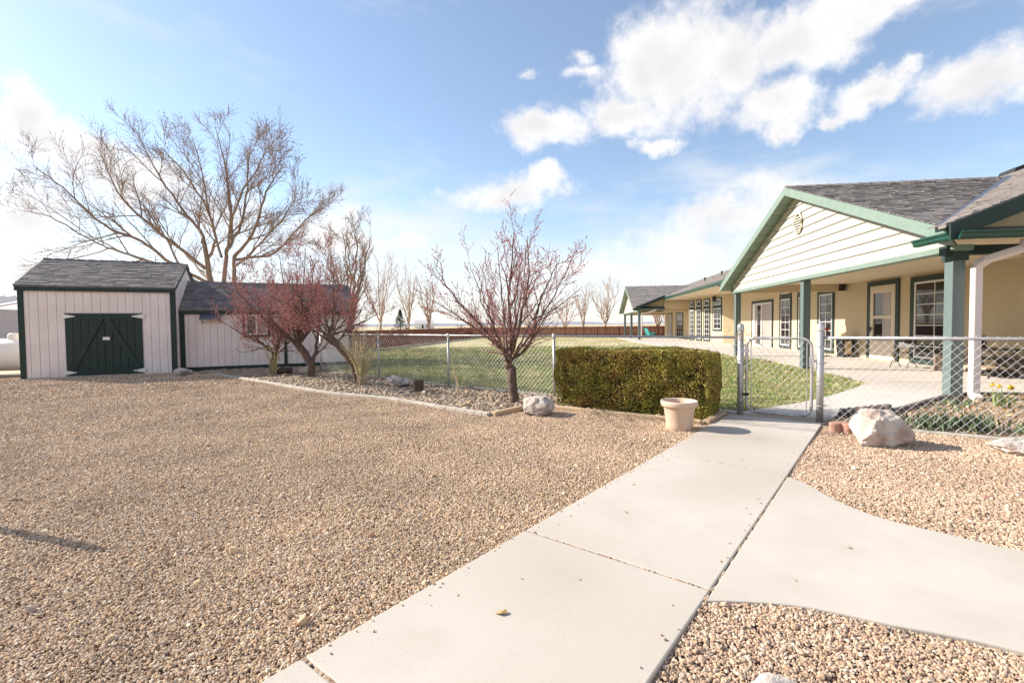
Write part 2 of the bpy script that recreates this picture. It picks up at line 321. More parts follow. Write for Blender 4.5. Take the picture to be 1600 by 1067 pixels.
def ribbon(line, width, z0, z1):
    P = np.array(line, float)[:, :2]; T = np.gradient(P, axis=0); T /= np.linalg.norm(T, axis=1, keepdims=True); Nn = np.stack([-T[:, 1], T[:, 0]], 1)
    a = P + Nn * width / 2; b = P - Nn * width / 2; m = MB()
    for i in range(len(P) - 1):
        m.hexa([(*b[i], z0), (*b[i + 1], z0), (*a[i + 1], z0), (*a[i], z0)], [(*b[i], z1), (*b[i + 1], z1), (*a[i + 1], z1), (*a[i], z1)])
    return m

# instancing of uncountable stuff from a point mesh
def scatter(name, pts, rot, scl, idx, proto_objs, label=None, cat=None):
    me = bpy.data.meshes.new(name); me.from_pydata([tuple(p) for p in pts], [], [])
    for nm, dt, arr in (('rot', 'FLOAT_VECTOR', rot), ('scl', 'FLOAT_VECTOR', scl)):
        a = me.attributes.new(nm, dt, 'POINT'); a.data.foreach_set('vector', np.asarray(arr, np.float32).ravel())
    a = me.attributes.new('idx', 'INT', 'POINT'); a.data.foreach_set('value', np.asarray(idx, np.int32))
    o = bpy.data.objects.new(name, me); C.objects.link(o)
    col = bpy.data.collections.new(name + '_shapes')
    for p in proto_objs: col.objects.link(p)
    ng = bpy.data.node_groups.new(name + '_nodes', 'GeometryNodeTree')
    ng.interface.new_socket('Geometry', in_out='INPUT', socket_type='NodeSocketGeometry'); ng.interface.new_socket('Geometry', in_out='OUTPUT', socket_type='NodeSocketGeometry')
    N = ng.nodes.new; L = ng.links.new
    gi = N('NodeGroupInput'); go = N('NodeGroupOutput'); ip = N('GeometryNodeInstanceOnPoints'); ci = N('GeometryNodeCollectionInfo')
    ci.inputs['Collection'].default_value = col; ci.inputs['Separate Children'].default_value = True; ci.inputs['Reset Children'].default_value = True
    def attr(nm, dt): n = N('GeometryNodeInputNamedAttribute'); n.data_type = dt; n.inputs[0].default_value = nm; return n.outputs[0]
    L(gi.outputs[0], ip.inputs['Points']); L(ci.outputs[0], ip.inputs['Instance']); ip.inputs['Pick Instance'].default_value = True
    L(attr('idx', 'INT'), ip.inputs['Instance Index']); L(attr('scl', 'FLOAT_VECTOR'), ip.inputs['Scale'])
    er = N('FunctionNodeEulerToRotation'); L(attr('rot', 'FLOAT_VECTOR'), er.inputs[0]); L(er.outputs[0], ip.inputs['Rotation'])
    L(ip.outputs[0], go.inputs[0])
    md = o.modifiers.new('scatter', 'NODES'); md.node_group = ng
    o['kind'] = 'stuff'
    if label: o['label'] = label; o['category'] = cat
    return o
def proto(name, mb, m, smooth=False):
    me = bpy.data.meshes.new(name); me.from_pydata(mb.v, [], mb.f); me.materials.append(m)
    if smooth: me.shade_smooth()
    return bpy.data.objects.new(name, me)
def ico(sub, rad=1.0):
    bm = bmesh.new(); bmesh.ops.create_icosphere(bm, subdivisions=sub, radius=rad)
    v = [tuple(p.co) for p in bm.verts]; f = [tuple(q.index for q in p.verts) for p in bm.faces]; bm.free(); return v, f
def pebble(seed, sub=1, rough=.28):
    v, f = ico(sub); r = random.Random(seed); off = Vector((r.uniform(-9, 9), r.uniform(-9, 9), r.uniform(-9, 9))); m = MB()
    m.add([Vector(p) * (1 + rough * mnoise.noise(Vector(p) * 1.3 + off) * 1.6) for p in v], f); return m

# ------------------------------------------------------------------ ground
A_H = R(7.3); U = np.array([math.sin(A_H), math.cos(A_H)]); V = np.array([math.cos(A_H), -math.sin(A_H)]); HO = np.array([7.9, 8.53])
def hw(w, t): q = HO + V * w + U * t; return (float(q[0]), float(q[1]))
g = MB().add([(-3000, -3000, -.03), (3000, -3000, -.03), (3000, 3000, -.03), (-3000, 3000, -.03)], [(0, 1, 2, 3)])
struct(g.build('ground', M_FIELD))
P0 = np.array([3.02, 6.86]); PD = np.array([-.622, -.783]); PN = np.array([.783, -.622])   # path frame, s away from the gate
def ps(s, n): q = P0 + PD * s + PN * n; return (float(q[0]), float(q[1]))
FENCE = [(-5.97, 14.87), (-1.46, 10.90), (3.48, 7.25), (4.30, 6.64), (5.97, 5.50), (9.2, 3.25)]
gravel_poly = [(-40, -6), (12, -6), (12, 1.5), (9.2, 3.2), (5.97, 5.45), (4.3, 6.6), (3.0, 7.0), (2.6, 6.55), (.6, 7.9), (-.33, 7.3), (-1.08, 7.92), (-2.32, 9.0), (-3.72, 9.83), (-5.01, 10.92), (-7.31, 12.9), (-8.58, 14.0), (-10.5, 15.5), (-14, 14.2), (-19, 16.5), (-40, 22)]
yard = struct(MB().add([(x, y, 0) for x, y in gravel_poly], [tuple(range(len(gravel_poly)))]).build('gravel_yard', MG))
bed_poly = [(-8.58, 13.99), (-7.31, 12.9), (-5.01, 10.92), (-3.72, 9.83), (-2.32, 9.0), (-1.08, 7.92), (-.33, 7.32), (.09, 7.85), (.63, 7.94), (2.58, 6.57), (2.71, 6.61), (3.22, 7.24), (3.45, 7.32), (-1.46, 10.95), (-5.97, 14.95), (-6.4, 17.2), (-10.4, 15.4)]
struct(MB().add([(x, y, .018) for x, y in bed_poly], [tuple(range(len(bed_poly)))]).build('planting_bed', M_SOIL))
grass_edge = [(3.58, 7.33), (4.29, 7.73), (5.25, 8.31), (6.31, 9.15), (7.28, 10.0), (7.9, 10.59), (8.0, 10.85), (8.13, 11.17), (8.49, 12.88), (8.95, 15.2), (9.2, 17.0), (9.2, 19.5), (9.1, 24), (9.26, 29.96), (9.43, 36.58), (10.2, 44.52), (11.0, 52)]
GE = [grass_edge[0]] + smooth_line(grass_edge, 4)[1:]
lawn_poly = GE + [(11.0, 53.5), (-4.7, 55.5), (-8.5, 28.0), (-10.2, 17.6), (-6.4, 17.2), (-5.97, 14.98), (-1.46, 11.0), (3.3, 7.42)]
struct(MB().add([(x, y, .03) for x, y in lawn_poly], [tuple(range(len(lawn_poly)))]).build('lawn', M_LAWN))
patio_edge = [(4.42, 6.72), (4.85, 6.98), (6.02, 7.38), (7.2, 8.17), (8.24, 8.78), (9.35, 8.72), (14, 8.3)]
patio = struct(MB().build('patio', M_CONC2))
pp = [(3.50, 7.22)] + GE + [hw(10, 46), hw(10, -.2)] + patio_edge[::-1]
MB().prism(pp, -.02, .058).build('patio_slab', M_CONC2, patio)
bed2 = [(4.36, 6.62)] + patio_edge[1:] + [(14, 2), (9.2, 3.3), (5.97, 5.56)]
struct(MB().add([(x, y, .024) for x, y in bed2], [tuple(range(len(bed2)))]).build('flower_bed', M_SOIL))
# patio joints: shallow dark saw cuts laid proud by a millimetre
cut = MB()
for w0, t0, w1, t1 in ((.3, 2.2, 4.0, 2.2), (.35, 5.6, 4.0, 5.6), (.5, 9.4, 4.0, 9.4), (.6, 13.6, 4, 13.6), (.5, 18, 4, 18), (-.2, 2.2, .55, 18)):
    a = hw(w0, t0); b = hw(w1, t1); cut.bar((*a, .0585), (*b, .0585), .014, .004)
cut.build('joint', M_EDGE, patio)

# ---- concrete walk, slab by slab
path = struct(MB().build('path', M_CONC))
def slab(poly, z=.045): 
    return MB().prism(poly, -.05, z).build('slab', M_CONC, path, bevel=.008)
for s0, s1 in ((-.42, 2.33), (2.345, 4.72), (4.735, 6.27), (6.285, 8.6)):
    slab([ps(s0, 0), ps(s1, 0), ps(s1, 1.19), ps(s0, 1.19)][::-1])
up = smooth_line([(2.515, 4.17), (2.50, 3.68), (2.54, 3.42), (2.63, 3.24), (2.77, 3.09), (2.89, 2.95), (3.06, 2.80), (3.7, 2.38), (4.8, 1.85)], 4)
lo_ = smooth_line([(1.02, 2.325), (1.31, 2.29), (1.51, 2.23), (1.73, 2.12), (1.95, 2.03), (2.13, 1.93), (2.6, 1.6), (3.4, 1.0)], 4)
j0 = ps(2.42, 1.199); j1 = ps(4.84, 1.199)
slab([j0] + up[1:] + lo_[::-1][:-1] + [j1], .043)

ck = MB()
for (s0, n0, s1, n1) in ((4.72, 0, 4.735, 1.19), (2.33, 0, 2.345, 1.19), (6.27, 0, 6.285, 1.19), (2.42, 1.195, 4.84, 1.195)):
    a = ps((s0 + s1) / 2 if abs(n1 - n0) > .5 else s0, n0); b = ps((s0 + s1) / 2 if abs(n1 - n0) > .5 else s1, n1); k = 40
    for i in range(k):
        if random.random() < .2: continue
        p = (a[0] + (b[0] - a[0]) * i / k, a[1] + (b[1] - a[1]) * i / k); q = (a[0] + (b[0] - a[0]) * (i + 1) / k, a[1] + (b[1] - a[1]) * (i + 1) / k)
        ck.bar((*p, .030 + random.uniform(0, .008)), (*q, .030 + random.uniform(0, .008)), .016 + random.uniform(0, .006), .012)
ck.build('joint_dirt', M_SOIL, path)
# ------------------------------------------------------------------ curbs and edging
cl = smooth_line([(-8.9, 14.35), (-8.58, 13.99), (-7.31, 12.9), (-5.01, 10.92), (-3.72, 9.83), (-2.32, 9.0), (-1.08, 7.92), (-.36, 7.34)], 5)
tag(ribbon(cl, .11, -.04, .075).build('bed_curb', M_CURB, bevel=.012), 'pale concrete curb edging the long stone bed by the plum trees', 'curb')
def timber(a, b, label):
    m = MB().bar((*a, .035), (*b, .035), .10, .11); tag(m.build('landscape_timber', M_TIMBER, bevel=.015), label, 'timber', 'timbers edging the hedge bed')
timber((-.30, 7.32), (.12, 7.82), 'short weathered timber joining the curb end to the block by the tree')
timber((.50, 7.97), (2.60, 6.52), 'long low timber running in front of the hedge')
timber((2.67, 6.54), (3.24, 7.26), 'timber beside the concrete path at the hedge end')
mow = ribbon([(x + .09, y + .05) for x, y in FENCE[:3]], .22, -.03, .05)
tag(mow.build('mow_strip', M_CURB), 'grey concrete strip under the fence along the lawn', 'curb')
tag(ribbon([(4.42, 6.42), (5.05, 5.98), (5.93, 5.35), (9.1, 3.08)], .14, -.03, .05).build('mow_strip', M_CURB), 'pale concrete strip under the fence right of the white boulder', 'curb')
tag(ribbon(smooth_line([(5.75, 7.22), (6.02, 7.33), (7.2, 8.12), (8.24, 8.72), (9.35, 8.66), (13, 8.3)], 4), .07, -.02, .10).build('bed_edging', M_EDGE), 'dark brown edging strip between flower bed and patio', 'edging')
ed = thing('scalloped_edging', 'short row of dark scalloped edging stones behind the white boulder', 'edging', (4.95, 6.9, 0))
for i in range(7):
    x = -.15 + i * .15; y = -.02 + i * .055
    m = MB(); m.tube([(x - .02, y + .03, .10), (x + .02, y - .03, .10)], .07, 10); m.box(x - .066, x + .066, y - .03, y + .03, 0, .10)
    m.build('edging_stone', M_EDGE, ed)

# ------------------------------------------------------------------ gravel and stones
def rnd_rot(n): return RNG.uniform(0, 6.283, (n, 3))
def cover(polys, holes, dens, size, x0, x1, y0, y1, dmin, dmax, azmax=1.02):
    n = int((x1 - x0) * (y1 - y0) * dens); P = np.stack([RNG.uniform(x0, x1, n), RNG.uniform(y0, y1, n)], 1)
    d = np.hypot(P[:, 0], P[:, 1]); k = (d > dmin) & (d < dmax) & (np.abs(np.arctan2(P[:, 0], P[:, 1])) < azmax)
    P = P[k]; m = np.zeros(len(P), bool)
    for q in polys: m |= pip(P, q)
    for q in holes: m &= ~pip(P, q)
    P = P[m]; s = size * np.exp(RNG.normal(0, .30, len(P))); return P, s
path_hole = [ps(-.5, .02), ps(8.6, .02), ps(8.6, 1.16), ps(-.5, 1.16)]
branch_hole = [ps(2.4, 1.1)] + [(x - .012, y - .012) for x, y in up[1:]] + lo_[::-1] + [ps(4.84, 1.1)]
right_side = [ps(-.6, 1.19), ps(9, 1.19), (12, -6), (12, 1.5), (9.2, 3.1), (5.9, 5.33), (4.42, 6.42)]
stone_shapes = [proto('stone', pebble(i, 1, .34), M_STONE) for i in range(7)]
pink_shapes = [proto('stone', pebble(40 + i, 1, .36), M_PINK) for i in range(7)]
def gravel(name, poly, holes, shapes, label, big=1.0):
    PP = []; SS = []
    for dens, size, d0, d1 in ((15000, .0052, 1.3, 3.4), (11000, .0058, 3.4, 5.5), (8000, .0064, 5.5, 8.5), (3600, .0085, 8.5, 13), (1000, .013, 13, 20), (45, .0115, 1.5, 9)):
        x1 = min(d1, 9); P, s = cover([poly], holes, dens, size * big, -d1 * .9, x1, .8, d1, d0, d1); PP.append(P); SS.append(s)
    P = np.concatenate(PP); s = np.concatenate(SS); n = len(P)
    z = s * RNG.uniform(.1, .6, n)
    if name == 'gravel':     # a few stones kicked on to the walk, mostly near its edges
        k = 110; a = RNG.uniform(-.2, 6.2, k); b = np.where(RNG.random(k) < .62, np.abs(RNG.normal(0, .07, k)), 1.18 - np.abs(RNG.normal(0, .05, k)))
        Q = P0[None] + PD[None] * a[:, None] + PN[None] * b[:, None]; P = np.concatenate([P, Q]); s = np.concatenate([s, RNG.uniform(.003, .0075, k)]); z = np.concatenate([z, np.full(k, .026)]); n = len(P)
    # gentle unevenness of the surface
    z += .008 * np.sin(P[:, 0] * 2.1 + 1.3 * np.sin(P[:, 1] * 1.7)) * np.cos(P[:, 1] * 2.6) * (np.arange(n) < n - 110) + .022
    scl = np.stack([s * RNG.uniform(.85, 1.5, n), s * RNG.uniform(.75, 1.15, n), s * RNG.uniform(.5, .85, n)], 1)
    rot = np.stack([RNG.normal(0, .5, n), RNG.normal(0, .5, n), RNG.uniform(0, 6.28, n)], 1)
    return scatter(name, np.column_stack([P, z]), rot, scl, RNG.integers(0, 7, n), shapes, label, 'gravel')
gravel('gravel', gravel_poly, [path_hole, branch_hole, right_side], stone_shapes, 'tan pea gravel covering the wide yard left of the path')
gravel('pink_gravel', right_side, [path_hole, branch_hole], pink_shapes, 'pinkish gravel right of the path around the boulders', 1.03)
river_shapes = [proto('river_stone', pebble(80 + i, 2, .24), M_RIVER, True) for i in range(6)]
P, s = cover([bed_poly], [[(.5, 8.3), (2.9, 6.5), (3.6, 7.3), (1.2, 8.9)]], 620, .026, -10, 3.5, 6.4, 17, 1, 19)
n = len(P)
scatter('river_stones', np.column_stack([P, .018 + s * .35]), np.stack([RNG.normal(0, .3, n), RNG.normal(0, .3, n), RNG.uniform(0, 6.28, n)], 1),
        np.stack([s * RNG.uniform(.9, 1.5, n), s * RNG.uniform(.8, 1.1, n), s * RNG.uniform(.5, .8, n)], 1), RNG.integers(0, 6, n), river_shapes, 'rounded beige river stones filling the bed under the plum trees', 'stones')
# dry litter over the flower bed
lit = MB().add([(-1, -.4, 0), (0, -.6, .25), (1, -.1, .05), (.9, .4, .3), (-.2, .6, 0)], [(0, 1, 4), (1, 2, 3, 4)])
lit2 = MB().add([(-1.4, -.12, 0), (1.4, -.15, .2), (1.3, .1, .35), (-1.2, .14, .1)], [(0, 1, 2, 3)])
P, s = cover([bed2], [], 420, .024, 4, 11, 3, 9, 1, 14); n = len(P)
scatter('leaf_litter', np.column_stack([P, .03 + RNG.uniform(0, .025, n)]), np.stack([RNG.normal(0, .5, n), RNG.normal(0, .5, n), RNG.uniform(0, 6.28, n)], 1), np.stack([s, s, s], 1), RNG.integers(0, 2, n),
        [proto('litter', lit, M_LITTER), proto('litter', lit2, M_LITTER)], 'dry brown leaf litter over the flower bed', 'litter')
# grass
def blades(seed, nb, h, spread):
    r = random.Random(seed); m = MB()
    for i in range(nb):
        a = r.uniform(0, 6.28); x, y = r.gauss(0, spread), r.gauss(0, spread); hh = h * r.uniform(.5, 1.1); lx, ly = r.gauss(0, .45) * hh, r.gauss(0, .45) * hh; w = .0032
        dx, dy = math.cos(a) * w, math.sin(a) * w
        m.add([(x - dx, y - dy, 0), (x + dx, y + dy, 0), (x + lx * .4 + dx * .8, y + ly * .4 + dy * .8, hh * .6), (x + lx * .4 - dx * .8, y + ly * .4 - dy * .8, hh * .6), (x + lx, y + ly, hh)], [(0, 1, 2, 3), (3, 2, 4)])
    return m
gshape = [proto('grass_clump', blades(i, 11, .030, .03), M_BLADE) for i in range(5)]
PP = []
for dens, d0, d1 in ((520, 6, 11.5), (230, 11.5, 17), (60, 17, 30)):
    P, s = cover([lawn_poly], [], dens, 1.0, -11, 10, 7, d1, d0, d1); PP.append(np.column_stack([P, s * (1.0 if d1 < 12 else 1.35 if d1 < 18 else 2.0)]))
Q = np.concatenate(PP); n = len(Q)
scatter('grass', np.column_stack([Q[:, :2], np.full(n, .03)]), np.stack([np.zeros(n), np.zeros(n), RNG.uniform(0, 6.28, n)], 1), np.stack([Q[:, 2]] * 3, 1), RNG.integers(0, 5, n), gshape, 'short half-dormant grass of the lawn', 'grass')

# ------------------------------------------------------------------ house
HZ = .058
house = thing('house', 'long beige stucco house with green trim, covered porch and shingled gables', 'house', (HO[0], HO[1], 0), -A_H)
SL = .40; ZE = 3.0; WE = -.66; WR = 7.3
RID = ZE + SL * (WR - WE)
def main_z(w): return ZE + SL * (w - WE)
GABLES = [dict(t0=-.55, tc=5.65, t1=11.85, ze=2.98, zr=5.40, w0=-.50, p0=0.0), dict(t0=32.05, tc=38.25, t1=44.45, ze=2.75, zr=5.05, w0=-1.65, p0=-1.1)]
def gab_z(G, t): return G['zr'] - abs(t - G['tc']) * (G['zr'] - G['ze']) / (G['tc'] - G['t0'])
def wmin(t):
    for G in GABLES:
        if G['t0'] <= t <= G['t1']:
            return max(WE, (gab_z(G, t) - ZE) / SL + WE)
    return WE if t < 0 or 31.9 < t < 32.05 else .9
def shingles(mb, org, e, s, Lr, Sr, keep, expo=.143, tab=.31, jitter=.02):
    org = np.array(org, float); e = np.array(e, float); s = np.array(s, float); nrm = np.cross(e, s); nrm /= np.linalg.norm(nrm)
    if nrm[2] < 0: nrm = -nrm
    nc = int(Sr / expo); V_ = mb.v; F_ = mb.f
    for j in range(nc + 1):
        a = -RNG.uniform(0, tab); s0 = j * expo; s1 = min(s0 + expo * 1.12, Sr)
        while a < Lr:
            wd = tab * RNG.uniform(.65, 1.35); b0 = max(a, 0); b1 = min(a + wd - .004, Lr); a += wd
            if b1 - b0 < .02: continue
            mid = org + e * (b0 + b1) / 2 + s * (s0 + expo * .5)
            if not keep(mid): continue
            lift = RNG.uniform(.010, .018) if RNG.random() < .6 else .022; dj = RNG.uniform(-jitter, jitter) * .4
            p = [org + e * b0 + s * (s0 + dj) + nrm * lift, org + e * b1 + s * (s0 + dj) + nrm * lift, org + e * b1 + s * s1 + nrm * .004, org + e * b0 + s * s1 + nrm * .004,
                 org + e * b0 + s * (s0 + dj), org + e * b1 + s * (s0 + dj)]
            o = len(V_); V_ += [tuple(q) for q in p]; F_ += [(o, o + 1, o + 2, o + 3), (o + 4, o + 5, o + 1, o), (o + 4, o, o + 3), (o + 5, o + 2, o + 1)]
# main roof deck in strips, both slopes
roof = MB(); ts = [-.72]
ts += list(np.arange(-.55, 11.86, .31)) + [11.8501, 31.9, 31.901, 32.05] + list(np.arange(32.06, 44.45, .31)) + [44.45, 44.4501, 58]
for a, b in zip(ts[:-1], ts[1:]):
    if b - a < .002: continue
    wa, wb = wmin(a + 1e-4), wmin(b - 1e-4)
    if a > 44.44: wa = wb = 3.2
    lo = [(wa, a, main_z(wa) - .05), (WR, a, RID - .05), (WR, b, RID - .05), (wb, b, main_z(wb) - .05)]; hi = [(x, y, z + .05) for x, y, z in lo]
    roof.hexa(lo, hi)
roof.hexa([(WR, -.72, RID - .05), (15.2, -.72, ZE - .05), (15.2, 58, ZE - .05), (WR, 58, RID - .05)], [(WR, -.72, RID), (15.2, -.72, ZE), (15.2, 58, ZE), (WR, 58, RID)])
rf = roof.build('roof', M_SHING, house)
ls = math.hypot(1, SL); e_s = (1 / ls, 0, SL / ls)
sh = MB()
def keep_main(p):
    w, t = p[0], p[1]
    return w > (wmin(t) + .02 if t < 44.45 else 3.25)
shingles(sh, (WE, -.72, ZE), (0, 1, 0), e_s, 26.0, (WR - WE) * ls, keep_main)
shingles(sh, (WE, 25.3, ZE), (0, 1, 0), e_s, 32.6, (WR - WE) * ls, keep_main, expo=.2, tab=.6)
for i in range(190):   # ridge caps
    t = -.72 + i * .3; sh.hexa([(WR - .13, t, RID - .03), (WR + .13, t, RID - .03), (WR + .13, t + .32, RID - .04), (WR - .13, t + .32, RID - .04)], [(WR - .02, t, RID + .035), (WR + .02, t, RID + .035), (WR + .02, t + .32, RID + .018), (WR - .02, t + .32, RID + .018)])
sh.build('shingles', M_SHING, rf, kind='stuff')
for (w, t, k) in ((5.2, 22, 0), (4.6, 25.5, 0), (4.3, 28, 0), (4.0, 31.5, 0), (6.9, 10.3, 1), (6.9, 7.4, 1)):
    z = main_z(w); m = MB()
    if k == 0: m.tube([(w, t, z - .05), (w, t, z + .26)], .05, 10); m.lathe([(.09, .0), (.09, .05), (.05, .09)], 10, (w, t, z + .22))
    else: m.hexa([(w - .25, t - .3, main_z(w - .25) + .01), (w + .25, t - .3, main_z(w + .25) + .01), (w + .25, t + .3, main_z(w + .25) + .01), (w - .25, t + .3, main_z(w - .25) + .01)], [(w - .2, t - .28, main_z(w - .2) + .12), (w + .2, t - .28, main_z(w + .2) + .12), (w + .2, t + .28, main_z(w + .2) + .12), (w - .2, t + .28, main_z(w - .2) + .12)])
    m.build('roof_vent', M_BLACK, rf)
# porch gables
def porch_gable(G, near):
    k = (G['zr'] - G['ze']) / (G['tc'] - G['t0']); lk = math.hypot(1, k); w0 = G['w0']; face = G['p0'] - .12
    wend = (G['zr'] - ZE) / SL + WE; m = MB(); s2 = MB()
    for sgn in (-1, 1):
        te = G['t0'] if sgn < 0 else G['t1']; steps = 16
        for i in range(steps):
            f0, f1 = i / steps, (i + 1) / steps; ta, tb = te + (G['tc'] - te) * f0, te + (G['tc'] - te) * f1; za, zb = gab_z(G, ta), gab_z(G, tb)
            wa = max((za - ZE) / SL + WE, w0 + .05) + .03; wb = max((zb - ZE) / SL + WE, w0 + .05) + .03
            lo = [(w0, ta, za - .05), (wa, ta, za - .05), (wb, tb, zb - .05), (w0, tb, zb - .05)]
            m.hexa(lo, [(x, y, z + .05) for x, y, z in lo])
        shingles(s2, (w0 - .03, te, G['ze']), (1, 0, 0), (0, -sgn / lk, k / lk), wend - w0 + .3, (G['tc'] - G['t0']) * lk, lambda p: p[2] > main_z(p[0]) - .02, expo=.143 if near else .2, tab=.31 if near else .5)
    for i in range(int((wend - w0) / .28)):
        w = w0 - .03 + i * .28; t = G['tc']; z = G['zr']
        s2.hexa([(w, t - .13, z - .035), (w + .3, t - .13, z - .045), (w + .3, t + .13, z - .045), (w, t + .13, z - .035)], [(w, t - .02, z + .04), (w + .3, t - .02, z + .022), (w + .3, t + .02, z + .022), (w, t + .02, z + .04)])
    gr = m.build('porch_roof', M_SHING, house); s2.build('shingles', M_SHING, gr, kind='stuff')
    # rake boards and soffit
    for sgn in (-1, 1):
        te = G['t0'] - .02 if sgn < 0 else G['t1'] + .02; ze = gab_z(G, te)
        MB().hexa([(w0 - .05, te, ze - .24), (w0 - .01, te, ze - .24), (w0 - .01, te, ze - .01), (w0 - .05, te, ze - .01)],
                  [(w0 - .05, G['tc'], G['zr'] - .24), (w0 - .01, G['tc'], G['zr'] - .24), (w0 - .01, G['tc'], G['zr'] - .01), (w0 - .05, G['tc'], G['zr'] - .01)]).build('rake_board', M_MINT, house)
        so = MB()
        nb = 12
        for i in range(nb):   # soffit strips
            fa, fb = i / nb, (i + .94) / nb; ta = te + (G['tc'] - te) * fa; tb = te + (G['tc'] - te) * fb
            so.hexa([(w0 - .01, ta, gab_z(G, ta) - .20), (face, ta, gab_z(G, ta) - .20), (face, tb, gab_z(G, tb) - .20), (w0 - .01, tb, gab_z(G, tb) - .20)], [(w0 - .01, ta, gab_z(G, ta) - .18), (face, ta, gab_z(G, ta) - .18), (face, tb, gab_z(G, tb) - .18), (w0 - .01, tb, gab_z(G, tb) - .18)])
        so.build('soffit', M_MINT, house)
        MB().hexa([(face - .035, te + sgn * -.5, gab_z(G, te - sgn * .5) - .36), (face, te - sgn * .5, gab_z(G, te - sgn * .5) - .36), (face, te - sgn * .5, gab_z(G, te - sgn * .5) - .19), (face - .035, te - sgn * .5, gab_z(G, te - sgn * .5) - .19)],
                  [(face - .035, G['tc'], G['zr'] - .36), (face, G['tc'], G['zr'] - .36), (face, G['tc'], G['zr'] - .19), (face - .035, G['tc'], G['zr'] - .19)]).build('rake_shadow_strip', M_BEIGE, house)  # tan strip standing in for the shadow band under the rake soffit
    # lap siding, board by board
    zb0 = G['ze'] - .24 if near else G['ze'] - .17; z = zb0; j = 0; ex = .235
    pt0, pt1 = (-.22, 11.52) if near else (32.4, 44.1)
    while z < G['zr'] - .45:
        z1 = min(z + ex, G['zr'] - .4)
        def lim(zz):
            q = (G['zr'] - .22 - zz) / k; return max(G['tc'] - q, pt0), min(G['tc'] + q, pt1)
        a0, b0 = lim(z); a1, b1 = lim(z1)
        MB().hexa([(face - .046, a0, z), (face, a0, z), (face, b0, z), (face - .046, b0, z)], [(face - .010, a1, z1 + .012), (face, a1, z1 + .012), (face, b1, z1 + .012), (face - .010, b1, z1 + .012)]).build('siding_board', M_SIDE, house)
        z = z1; j += 1
    MB().add([(face + .01, pt0, zb0), (face + .01, pt1, zb0), (face + .01, G['tc'], G['zr'] - .22)], [(0, 1, 2)]).build('gable_backing', M_SIDE, house)
    MB().box(face - .05, face + .24, pt0 - .02, pt1 + .02, zb0 - .10, zb0 - .002).build('beam_trim', M_MINT, house)
    # octagonal louvre vent
    if near:
        vt, vz, vr = G['tc'] - .05, G['zr'] - 1.08, .30; ring = [(vt + vr * .82 * math.sin(R(22.5 + 45 * i)), vz + vr * math.cos(R(22.5 + 45 * i))) for i in range(8)]
        fr = MB().tube([(face - .065, y, z_) for y, z_ in ring],   .03, 6, close=True).build('gable_vent', M_BEIGE, house)
        for i in range(6):
            zz = vz - .19 + i * .075; hwid = .19 - max(0, abs(zz - vz) - .1) * .8
            MB().hexa([(face - .05, vt - hwid, zz), (face - .08, vt - hwid, zz - .03), (face - .08, vt + hwid, zz - .03), (face - .05, vt + hwid, zz)], [(face - .05, vt - hwid, zz + .02), (face - .08, vt - hwid, zz - .01), (face - .08, vt + hwid, zz - .01), (face - .05, vt + hwid, zz + .02)]).build('slat', M_BEIGE, fr)
        MB().add([(face - .050, y, z_) for y, z_ in ring], [tuple(range(8))]).build('vent_backing', M_BLACK, fr)
    # posts
    for t in ((0, 5.5, 11.3) if near else (32.6, 38.1, 43.9)):
        p = MB().box(G['p0'] - .1, G['p0'] + .1, t - .1, t + .1, HZ, zb0 - .1).build('post', M_TEAL, house, bevel=.006)
        MB().box(G['p0'] - .13, G['p0'] + .13, t - .13, t + .13, zb0 - .26, zb0 - .1).build('post_cap', M_DKTRIM if t == 0 else M_TEAL, p) if t == 0 else None
    return zb0
zb = porch_gable(GABLES[0], True); zb2 = porch_gable(GABLES[1], False)
# valley flashing on the near gable
for sgn in (1, -1):
    G = GABLES[0]; te = G['t0'] if sgn > 0 else G['t1']; a = Vector((WE + .05, te, G['ze'] + .03)); b = Vector(((G['zr'] - ZE) / SL + WE, G['tc'], G['zr'] + .03)); MB().bar(a, b, .16, .02).build('valley_flashing', M_VALLEY, house)
# main eave: fascia, gutter, soffit; end rake
def gutter(a, b, name='gutter'):
    a = Vector(a); b = Vector(b); d = (b - a).normalized(); o = d.cross(Vector((0, 0, 1)))   # o points outward
    prof = [(0, 0), (.07, 0), (.095, .03), (.10, .07), (.13, .10), (.13, .125), (.115, .125), (.115, .11), (.02, .02), (0, .125)]
    m = MB(); n = len(prof)
    m.add([a + o * x + Vector((0, 0, z)) for x, z in prof] + [b + o * x + Vector((0, 0, z)) for x, z in prof], [(i, (i + 1) % n, n + (i + 1) % n, n + i) for i in range(n)] + [tuple(range(n - 1, -1, -1)), tuple(range(n, 2 * n))])
    return m.build(name, M_GUT, house)
gutter((.86, 31.9, main_z(.9) - .15), (.86, 11.9, main_z(.9) - .15)).location = (0, 0, 0)
MB().box(.88, .92, 11.86, 31.95, main_z(.9) - .22, main_z(.9) - .052).build('fascia', M_MINT, house)
MB().box(.93, 4.1, 11.9, 31.9, main_z(.9) - .23, main_z(.9) - .20).build('porch_ceiling', M_CREAM, house)
MB().box(-.05, 4.1, -.1, 11.35, 2.93, 2.96).build('porch_ceiling', M_CREAM, house)
MB().box(-1.1, 4.5, 32.3, 44.2, 2.60, 2.63).build('porch_ceiling', M_CREAM, house)
MB().box(.10, 4.06, 11.2, 11.42, 2.64, 2.93).build('porch_beam', M_STUCCO, house)
MB().box(.08, 4.06, 11.42, 11.5, 2.93, 3.62).build('porch_end_wall', M_STUCCO, house)
MB().box(-1.0, 4.5, 32.5, 32.72, 2.35, 2.60).build('porch_beam', M_STUCCO, house)
MB().box(.9, 4.5, 32.3, 32.48, 2.60, 3.5).build('porch_end_wall', M_STUCCO, house)
